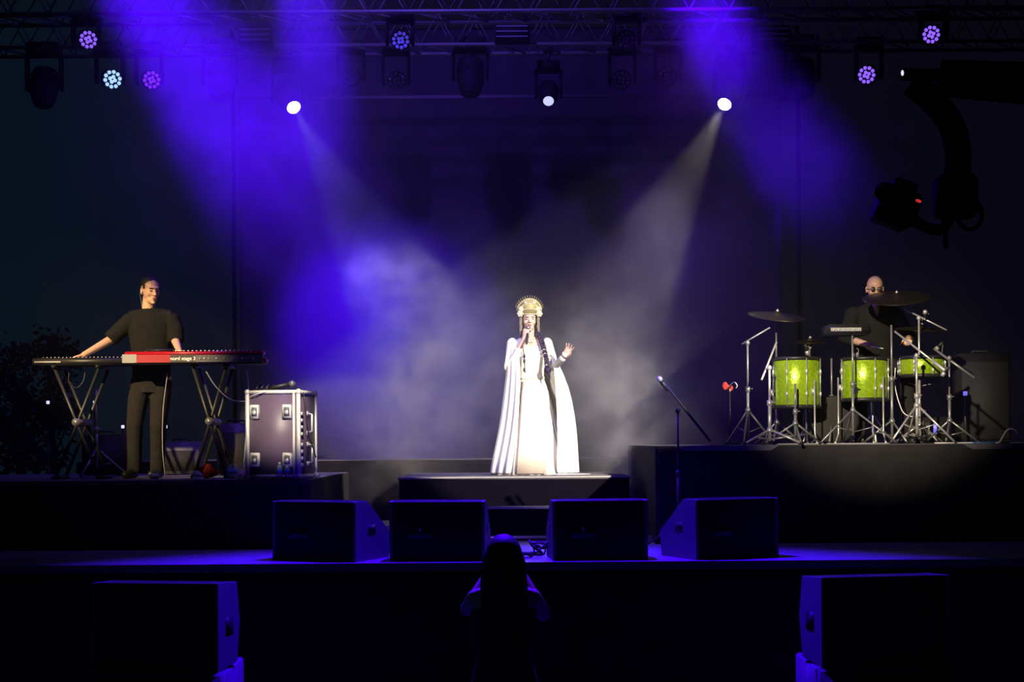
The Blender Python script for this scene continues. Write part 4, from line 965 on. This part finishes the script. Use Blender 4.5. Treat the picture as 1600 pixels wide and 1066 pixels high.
kst('pad_stand', 'chrome tripod stand holding the electronic drum pad', 1333, 13.0, 523, 'dchrome', None, lr=.40, lh=.32, rot=-.52, r=.010, grp=G)
kst('microphone_stand', 'grey boom stand slanting across the snare drum', 1433, 13.05, 556, 'chrome', ((1398, 518, 13.3), (1475, 578, 13.0)), lr=.34, lh=.36, rot=-.50, r=.012, boomr=.010, weight=True, grp=G)
kst('cymbal_stand', 'chrome stand whose boom reaches over the drummer\'s shoulder', 1437, 13.5, 497, 'chrome', ((1413, 483, 13.6), (1479, 516, 13.4)), lr=.26, lh=.18, rot=.3, grp=G)
kst('microphone_stand', 'grey boom stand farthest to the right of the kit', 1484, 13.3, 560, 'dchrome', ((1459, 545, 13.4), (1523, 591, 13.2)), lr=.28, lh=.22, rot=.1, boomr=.012, grp=G)
kst('cymbal_stand', 'slim stand right of the middle drum', 1394, 13.2, 508, 'dchrome', None, lr=.26, lh=.22, rot=.8, grp=G)
kst('cymbal_stand', 'short chrome stand between the two tall green drums', 1300, 13.6, 560, 'dchrome', None, lr=.24, lh=.20, rot=.2, grp=G)
kst('cymbal_stand', 'slim stand behind the largest drum carrying the left cymbal', 1214, 13.7, 494, 'dchrome', None, lr=.26, lh=.22, rot=.2, grp=G)
def cymbal(label, px, py, Y, rpx, tx, ty, z=None):
    p = P(px, py, Y); r = rpx*Y/F; t = thing('cymbal', label, 'cymbal', p, 0, 'dark cymbals'); m = Euler((math.radians(tx), math.radians(ty), 0)).to_matrix().to_4x4()
    b = B(); n = 12; prof = [(.006, .026), (r*.10, .022), (r*.16, .010), (r*.18, .006)]+[(r*(.2+.8*i/n), .005-.028*(i/n)**1.6) for i in range(1, n+1)]
    prof += [(r*(.2+.8*i/n), .003-.028*(i/n)**1.6) for i in range(n, 0, -1)]+[(r*.18, .004), (r*.10, .018), (.006, .022)]
    lathe(b, prof, 48, m); obj('plate', b, 'cymbal', t)
    b = B(); tube(b, [m @ V((0, 0, -.06)), m @ V((0, 0, .05))], .005, 8); lathe(b, [(.006, .026), (.014, .028), (.014, .038), (.006, .042)], 12, m); obj('wing_nut', b, 'chrome', t); return t
cymbal('dark crash cymbal over the largest green drum', 1214, 491, 13.55, 46, 14, 5)
cymbal('dark crash cymbal half hiding the drummer\'s face', 1401, 462, 13.6, 53, 17, -5)
cymbal('dark ride cymbal beyond the boom at the drummer\'s elbow', 1440, 512, 13.9, 40, 8, 3)
# hi-hat pair
kst('hi_hat_stand', 'chrome stand holding the small pair of cymbals behind the largest drum', 1266, 13.8, 528, 'dchrome', None, lr=.22, lh=.22, grp=G)
cymbal('upper small cymbal of the closed pair behind the largest drum', 1266, 533, 13.8, 22, 3, 0); cymbal('lower small cymbal of the closed pair behind the largest drum', 1266, 538, 13.8, 22, 177, 0)
# electronic pad
p = P(1323, 524, 13.05); t = thing('drum_pad', 'flat black electronic drum pad with lit silver front on a stand', 'drum pad', (p.x, 12.95, p.z))
w = 68*13.0/F; b = B(); bevbox(b, (-w/2, 0, 0), (w/2, .30, .085), .010); obj('housing', b, 'plastic', t)
b = B(); box(b, (-w/2+.03, -.006, .030), (w/2-.09, .001, .062)); obj('control_strip', b, 'grey', t, smooth=False)
for i in range(4):
    for j in range(2): b = B(); bevbox(b, (-w/2+.02+i*w*.24, .02+j*.14, .083), (-w/2+.02+(i+.9)*w*.24, .14+j*.14, .097), .004); obj('pad', b, 'cab', t)
b = B()
for i in range(6): lathe(b, [(.003, 0), (.007, 0), (.007, .006), (.003, .006)], 10, Matrix.Translation((-w/2+.06+i*.045, -.006, .046)) @ Matrix.Rotation(PI/2, 4, 'X'))
obj('knobs', b, 'chrome', t)
# bass drum, hidden low behind the stands, and its pedal
t = thing('bass_drum', 'small dark bass drum low between the green drums', 'drum', (P(1298, 660, 13.75).x, 13.75, ZD))
mm = Matrix.Translation((0, 0, .235)) @ Matrix.Rotation(PI/2, 4, 'X'); b = B(); lathe(b, [(.21, -.17), (.215, -.16), (.215, .16), (.21, .17)], 36, mm); obj('shell', b, 'fixture', t)
b = B(); lathe(b, [(.21, .15), (.23, .15), (.23, .19), (.205, .19)], 36, mm); obj('hoop', b, 'blackmetal', t); b = B(); lathe(b, [(.21, -.19), (.23, -.19), (.23, -.15), (.205, -.15)], 36, mm); obj('hoop', b, 'blackmetal', t)
b = B(); lathe(b, [(.01, .172), (.205, .172), (.205, .176), (.01, .178)], 36, mm); obj('front_skin', b, 'fixture', t)
# drum microphones
def clipmic(label, px, py, Y, d=(0.4, 0.2, -1), m='grey', foot=None):
    p = P(px, py, Y); t = thing('microphone', label, 'microphone', p, 0, 'microphones on the drums'); q = orient(V((0, 0, 0)), d, (0, 1, 0))
    b = B(); lathe(b, [(.008, -.045), (.013, -.04), (.016, .02)], 12, q); obj('handle', b, 'plastic', t)
    b = B(); lathe(b, [(.015, .02), (.021, .028), (.021, .055), (.012, .065)], 14, q); obj('mesh_head', b, m, t)
    b = B(); e_ = foot if foot is not None else V((.03, .02, -.09)); tube(b, curve([q @ V((0, 0, -.02)), (.03, .0, .01), e_], 6), .005, 6); obj('clip_arm', b, 'dchrome', t); return t
clipmic('small drum microphone over the rim of the largest drum, silver head', 1260, 545, 13.2, (.3, .3, -1), 'chrome')
clipmic('silver microphone on the boom by the drummer\'s shoulder', 1446, 492, 13.4, (-.3, -.8, .5), 'chrome', V((-.02, .05, -.05)))
clipmic('small drum microphone over the middle drum', 1336, 548, 13.15, (.3, .4, -1), 'chrome')
clipmic('small microphone beside the snare drum at the end of its boom', 1478, 579, 13.0, (-.4, .2, -.6), 'chrome', V((.0, .02, .03)))
clipmic('round-headed microphone above the rim right of the snare', 1468, 540, 13.4, (-.6, .2, -.7), 'grey', V((.03, .03, -.08)))
# red tinged hook object left of the kit
t = thing('cable_hook', 'small hooked cable holder with a red cloth left of the drum kit', 'hook', (P(1141, 690, 13.8).x, 13.8, ZD))
hh = P(1141, 612, 13.8).z-ZD; b = B(); lathe(b, [(.10, 0), (.10, .012), (.02, .02)], 20); obj('base', b, 'blackmetal', t)
b = B(); tube(b, [(0, 0, .01), (0, 0, hh)], .006, 8); obj('pole', b, 'blackmetal', t)
b = B(); tube(b, curve([(0, 0, hh-.005), (.0, 0, hh+.05), (.04, 0, hh+.09), (.07, 0, hh+.06), (.06, 0, hh+.03)], 6), .006, 6); obj('hook', b, 'chrome', t)
b = B(); ell(b, (-.045, .01, hh+.055), (.030, .012, .045)); ell(b, (.005, .01, hh+.035), (.03, .015, .035)); obj('cloth', b, 'paint_red', t, remesh=.008)
# cables lying on the drum riser
def fy(px, Y): return V((P(px, 690, Y).x, Y, ZD+.007))
cab('blue and grey cable loop lying at the edge of the drum riser', [fy(1500, 13.1), fy(1515, 12.95), fy(1540, 12.93), fy(1560, 12.97), fy(1535, 13.15), fy(1505, 13.12), fy(1522, 12.9), fy(1552, 12.88)], .007, 'bluecable')
cab('white cable curling up at the far end of the drum riser', [fy(1545, 13.0), fy(1560, 12.92), P(1566, 684, 12.9), P(1574, 672, 12.9), P(1584, 671, 12.92), P(1590, 678, 12.95)], .007, 'whitecable')
cab('black cable bundle lying on the drum riser behind the blue one', [fy(1485, 13.3), fy(1530, 13.4), fy(1575, 13.3), fy(1560, 13.15), fy(1500, 13.25), fy(1470, 13.1), fy(1440, 13.0)], .008)
cab('white cable hanging in a bend behind the snare stand', [P(1399, 575, 13.3), P(1398, 600, 13.3), P(1405, 630, 13.3), P(1415, 648, 13.25), P(1440, 653, 13.2)], .005, 'whitecable')
cab('grey cable running along the drum riser floor before the pad stand', [fy(1215, 12.95), fy(1260, 12.9), fy(1310, 12.93), fy(1360, 12.88), fy(1400, 12.95)], .006, 'greycable')
cab('pale cable lying between snare stand and blue cable', [fy(1460, 12.9), fy(1480, 12.86), fy(1500, 12.9), fy(1520, 12.86)], .006, 'whitecable')
# effects units with small lamps
def unit(label, px, py, Y, z, lamp, w=.22, h=.10, name='effects_unit', cat='device'):
    t = thing(name, label, cat, (P(px, py, Y).x, Y, z)); b = B(); bevbox(b, (-w/2, 0, 0), (w/2, .2, h), .006); obj('housing', b, 'plastic', t)
    b = B(); bevbox(b, (-.018, -.006, h*.35), (.018, .001, h*.75), .001); obj('indicator', b, lamp, t)
unit('low device with a blue indicator behind the snare stand', 1461, 660, 14.2, ZD, 'blueind', .3, P(1461, 652, 14.2).z-ZD)
t = amp('tall black cabinet in the dark right of the drums', 1540, 14.9, .55, P(1540, 552, 14.9).z-ZD, 'fixture', False, 'speaker_cabinet', 'speaker', ZD)

# ================================================================ tangle of cables on the stage lip between the monitors
rn = random.Random(12)
for k, lab in enumerate(('tight coil of black cable on the stage floor, nearest the onlooker\'s head', 'loose black cable loops arching up beside the right-hand monitor', 'thin black cable wandering across the lit floor between the monitors')):
    pts = []; cxp = (815, 845, 825)[k]
    for i in range(14):
        a = i*1.9+k; rr_ = (.10, .09, .16)[k]*rn.uniform(.6, 1.1)
        pts.append(V((P(cxp, 860, 11.4).x+math.cos(a)*rr_, 11.42+.1*k+math.sin(a)*rr_*.9, ZS+.010+(abs(math.sin(i*1.3))*(.03, .12, .01)[k]))))
    cab(lab, pts, .0075, 'cable')
for k, (px, lab) in enumerate(((606, 'silver cable ramp on the stage left of the square monitor'), (1020, 'silver cable ramp on the stage right of the square monitor'))):
    t = thing('cable_ramp', lab, 'cable ramp', (P(px, 845, 13.2).x, 13.2, ZS), 0, 'cable ramps'); b = B(); prism(b, [(-.12, 0), (-.05, .045), (.05, .045), (.12, 0)], -.5, .5); obj('ramp', b, 'cabside', t, smooth=False)
    b = B(); box(b, (-.5, -.05, .0452), (.5, .05, .050)); obj('lid', b, 'alu', t, smooth=False)

# ================================================================ camera crane at the right
t = thing('camera_crane', 'black camera crane hanging its remote camera head over the right wing', 'camera crane', (6.6, 8.0, 0)); o0 = V(t.location)
Yc = 8.0
def c_(px, py, dy=0): return P(px, py, Yc+dy)-o0
crane = t
b = B(); lathe(b, [(.5, 0), (.5, .05), (.2, .1), (.09, 3.0), (.09, c_(1600, 130).z-.10)], 16, Matrix.Translation((c_(2150, 150).x*1.0-.35, 0, 0))); obj('pedestal', b, 'crane', t)
b = B(); tube(b, [c_(2150, 150), c_(1600, 130), c_(1470, 122)], [.15, .12, .105], 4); tube(b, [c_(1480, 118), c_(1408, 116)], .035, 10); obj('boom_arm', b, 'crane', t)
b = B(); tube(b, curve([c_(1425, 130), c_(1465, 165), c_(1490, 205), c_(1497, 250), c_(1492, 300)], 8), .072, 10); obj('drop_arm', b, 'crane', t)
b = B(); bevbox(b, (-.12, -.09, -.12), (.10, .09, .12), .02, Matrix.Translation(c_(1495, 308))); obj('pan_motor', b, 'crane', t)
b = B(); pts = [c_(1515, 335)+V((.07*math.cos(a), 0, .085*math.sin(a))) for a in [2*PI*i/20 for i in range(21)]]; tube(b, pts, .013, 8); obj('cable_ring', b, 'crane', t)
b = B(); tube(b, curve([c_(1490, 330), c_(1470, 358), c_(1440, 352), c_(1420, 335)], 8), .032, 8); tube(b, [c_(1476, 352), c_(1478, 388)], .014, 8); obj('head_cradle', b, 'crane', t)
cm = thing('television_camera', 'black broadcast camera with a red tally light on the crane head', 'camera', P(1405, 322, 7.9)); cm.scale = (.72,)*3
b = B(); q = Matrix.Rotation(.35, 4, 'Y'); bevbox(b, (-.15, -.10, -.14), (.14, .24, .12), .02, q); obj('camera_body', b, 'crane', cm)
b = B(); tube(b, [(-.12, -.08, .05), (-.19, -.30, .06)], [.06, .075], 16); obj('camera_lens', b, 'crane', cm)
b = B(); bevbox(b, (-.10, -.05, .12), (.08, .15, .20), .01, q); obj('viewfinder', b, 'crane', cm)
b = B(); ell(b, (.105, -.105, .06), (.024, .008, .012), q); obj('tally_light', b, 'tally', cm)
p = P(1410, 114, 7.95)-o0; b = B(); ell(b, p, (.008, .008, .016)); obj('marker_light', b, 'indicator', crane)

# ================================================================ beyond the stage: trees and small lamps in the night
def tree(label, px, pyt, Y, w, h0, seed, grp='dark trees beyond the stage'):
    top = P(px, pyt, Y).z; x = P(px, 600, Y).x; t = thing('tree', label, 'tree', (x, Y, 0), 0, grp); r = random.Random(seed)
    b = B(); tube(b, curve([(0, 0, 0), (.05, .03, top*.4), (-.04, 0, top*.85)]), [.10*(1-i/22) for i in range(17)], 8)
    for k in range(5): a = r.random()*6.28; tube(b, [(0, 0, top*(.35+.1*k)), (w*.6*math.cos(a), w*.6*math.sin(a), top*(.5+.1*k))], [.03, .01], 6)
    obj('trunk', b, 'bark', t)
    b = B(); cl = [(r.uniform(-w, w)*.6, r.uniform(-w, w)*.6, top*r.uniform(.52, .9)) for _ in range(9)]+[(0, 0, top*.92)]
    for i in range(1500):
        c = V(r.choice(cl)); p = c+V((r.gauss(0, w*.24), r.gauss(0, w*.24), r.gauss(0, w*.22))); p.z = min(p.z, top+.1*r.random()); s = r.uniform(.04, .085); q = Euler((r.random()*6, r.random()*6, r.random()*6)).to_matrix()
        v = [b.verts.new(p+q @ V(k)*s) for k in ((-.5, 0, 0), (0, .9, .1), (.5, 0, 0), (0, -1, .1))]; b.faces.new(v)
    obj('foliage', b, 'foliage', t)
tree('dark tree with a forked crown left behind the black keyboard', 25, 530, 20, .62, 0, 1)
tree('dark tree reaching highest, with a pointed tip behind the black keyboard', 78, 508, 23.5, .6, 0, 2)
tree('low dark tree at the picture edge behind the keyboards', -75, 560, 21, .6, 0, 3)
for px, py, lab in ((75, 629, 'small white lamp in the dark left of the x-shaped stand'), (148, 629, 'small white lamp in the dark at the crossing of the left stand'), (192, 667, 'small white lamp low beside the player\'s knee'),
                    (259, 667, 'small white lamp low on the other side of the player\'s legs'), (1508, 615, 'small blue-white lamp in the dark right of the drums')):
    Y = 19.6 if px < 800 else 14.7; p = P(px, py, Y); base = 0 if px < 800 else ZD
    t = thing('marker_lamp', lab, 'lamp', (p.x, Y, base), 0, 'small marker lamps in the dark')
    b = B(); tube(b, [(0, 0, 0), (0, 0, p.z-base-.03)], .015, 8); obj('post', b, 'blackmetal', t)
    b = B(); bevbox(b, (-.035, 0, p.z-base-.035), (.035, .05, p.z-base+.035), .005); obj('housing', b, 'fixture', t)
    b = B(); bevbox(b, (-.022, -.006, p.z-base-.022), (.022, .001, p.z-base+.022), .003); obj('lens', b, 'indicator' if px < 800 else 'blueind', t)

# ================================================================ haze
hz = bpy.data.materials.new('stage_haze'); hz.use_nodes = True; n = hz.node_tree.nodes; l = hz.node_tree.links; n.clear()
o = n.new('ShaderNodeOutputMaterial'); vs = n.new('ShaderNodeVolumeScatter'); vs.inputs['Color'].default_value = (1, 1, 1, 1); vs.inputs['Anisotropy'].default_value = .0
l.new(vs.outputs[0], o.inputs['Volume'])
tc = n.new('ShaderNodeTexCoord')
BL = [  # centre px, py, depth, radii (m), density
    ((645, 415, 16.3), (.50, .9, .30), .55), ((560, 450, 16.6), (.55, 1.2, .45), .15), ((700, 570, 16.0), (.80, 1.2, .80), .18),
    ((660, 670, 16.0), (.8, 1.2, .6), .12), ((965, 580, 16.2), (.70, 1.3, .95), .22), ((985, 670, 15.8), (.40, 1.0, .70), .50),
    ((430, 300, 15.2), (1.6, 1.0, 1.2), .095), ((225, 60, 14.0), (1.2, 1.4, 1.1), .07), ((1260, 250, 16.8), (.95, 1.2, .9), .09), ((1125, 80, 15.1), (.50, 1.0, .55), .16), ((470, 40, 14.4), (.5, 1.2, .8), .10), ((1050, 400, 16.4), (.6, 1.0, .6), .13)]
acc = None; first = None
def mth(op, a, b_=None):
    q = n.new('ShaderNodeMath'); q.operation = op
    for i, v in enumerate((a, b_)):
        if v is None: continue
        if isinstance(v, (int, float)): q.inputs[i].default_value = v
        else: l.new(v, q.inputs[i])
    return q.outputs[0]
# billowing: warp the coordinates a little so the puffs have ragged edges
nz0 = n.new('ShaderNodeTexNoise'); nz0.inputs['Scale'].default_value = .75; nz0.inputs['Detail'].default_value = 2; l.new(tc.outputs['Object'], nz0.inputs['Vector'])
sb_ = n.new('ShaderNodeVectorMath'); sb_.operation = 'SUBTRACT'; l.new(nz0.outputs['Color'], sb_.inputs[0]); sb_.inputs[1].default_value = (.5, .5, .5)
sc_ = n.new('ShaderNodeVectorMath'); sc_.operation = 'SCALE'; l.new(sb_.outputs[0], sc_.inputs[0]); sc_.inputs['Scale'].default_value = 1.5
ad_ = n.new('ShaderNodeVectorMath'); ad_.operation = 'ADD'; l.new(tc.outputs['Object'], ad_.inputs[0]); l.new(sc_.outputs[0], ad_.inputs[1])
HC = V((0, 15.6, 5.0))
for (px, py, Y), rad, den in BL:
    c = P(px, py, Y)-HC; s = n.new('ShaderNodeVectorMath'); s.operation = 'SUBTRACT'; l.new(ad_.outputs[0], s.inputs[0]); s.inputs[1].default_value = c
    d = n.new('ShaderNodeVectorMath'); d.operation = 'DIVIDE'; l.new(s.outputs[0], d.inputs[0]); d.inputs[1].default_value = rad
    e = n.new('ShaderNodeVectorMath'); e.operation = 'DOT_PRODUCT'; l.new(d.outputs[0], e.inputs[0]); l.new(d.outputs[0], e.inputs[1])
    g_ = mth('MULTIPLY', mth('EXPONENT', mth('MULTIPLY', e.outputs['Value'], -1.0)), den); acc = g_ if acc is None else mth('ADD', acc, g_)
    if (px, py) == (985, 670): first = acc; acc = None
nz = n.new('ShaderNodeTexNoise'); nz.inputs['Scale'].default_value = 2.5; nz.inputs['Detail'].default_value = 2.5; nz.inputs['Roughness'].default_value = .6; l.new(ad_.outputs[0], nz.inputs['Vector'])
mrg = n.new('ShaderNodeMapRange'); mrg.inputs[1].default_value = .38; mrg.inputs[2].default_value = .64; mrg.inputs[3].default_value = .15; mrg.inputs[4].default_value = 1.7; l.new(nz.outputs['Fac'], mrg.inputs[0])
mr2 = n.new('ShaderNodeMapRange'); mr2.inputs[1].default_value = .35; mr2.inputs[2].default_value = .66; mr2.inputs[3].default_value = .62; mr2.inputs[4].default_value = 1.35; l.new(nz.outputs['Fac'], mr2.inputs[0])
dens = mth('ADD', mth('ADD', mth('MULTIPLY', first, mrg.outputs[0]), mth('MULTIPLY', acc, mr2.outputs[0])), .003)
l.new(dens, vs.inputs['Density'])
b = B(); box(b, (-7.0, -3.3, ZS+.003-5.0), (7.0, 3.3, 4.2)); hzo = obj('haze', b, hz, None, smooth=False, loc=HC); hzo.visible_shadow = True
tag(hzo, 'drifting stage haze hanging in the light beams over the whole stage', 'haze', kind='stuff')
hz.cycles.volume_step_rate = .45 if hasattr(hz.cycles, 'volume_step_rate') else 1
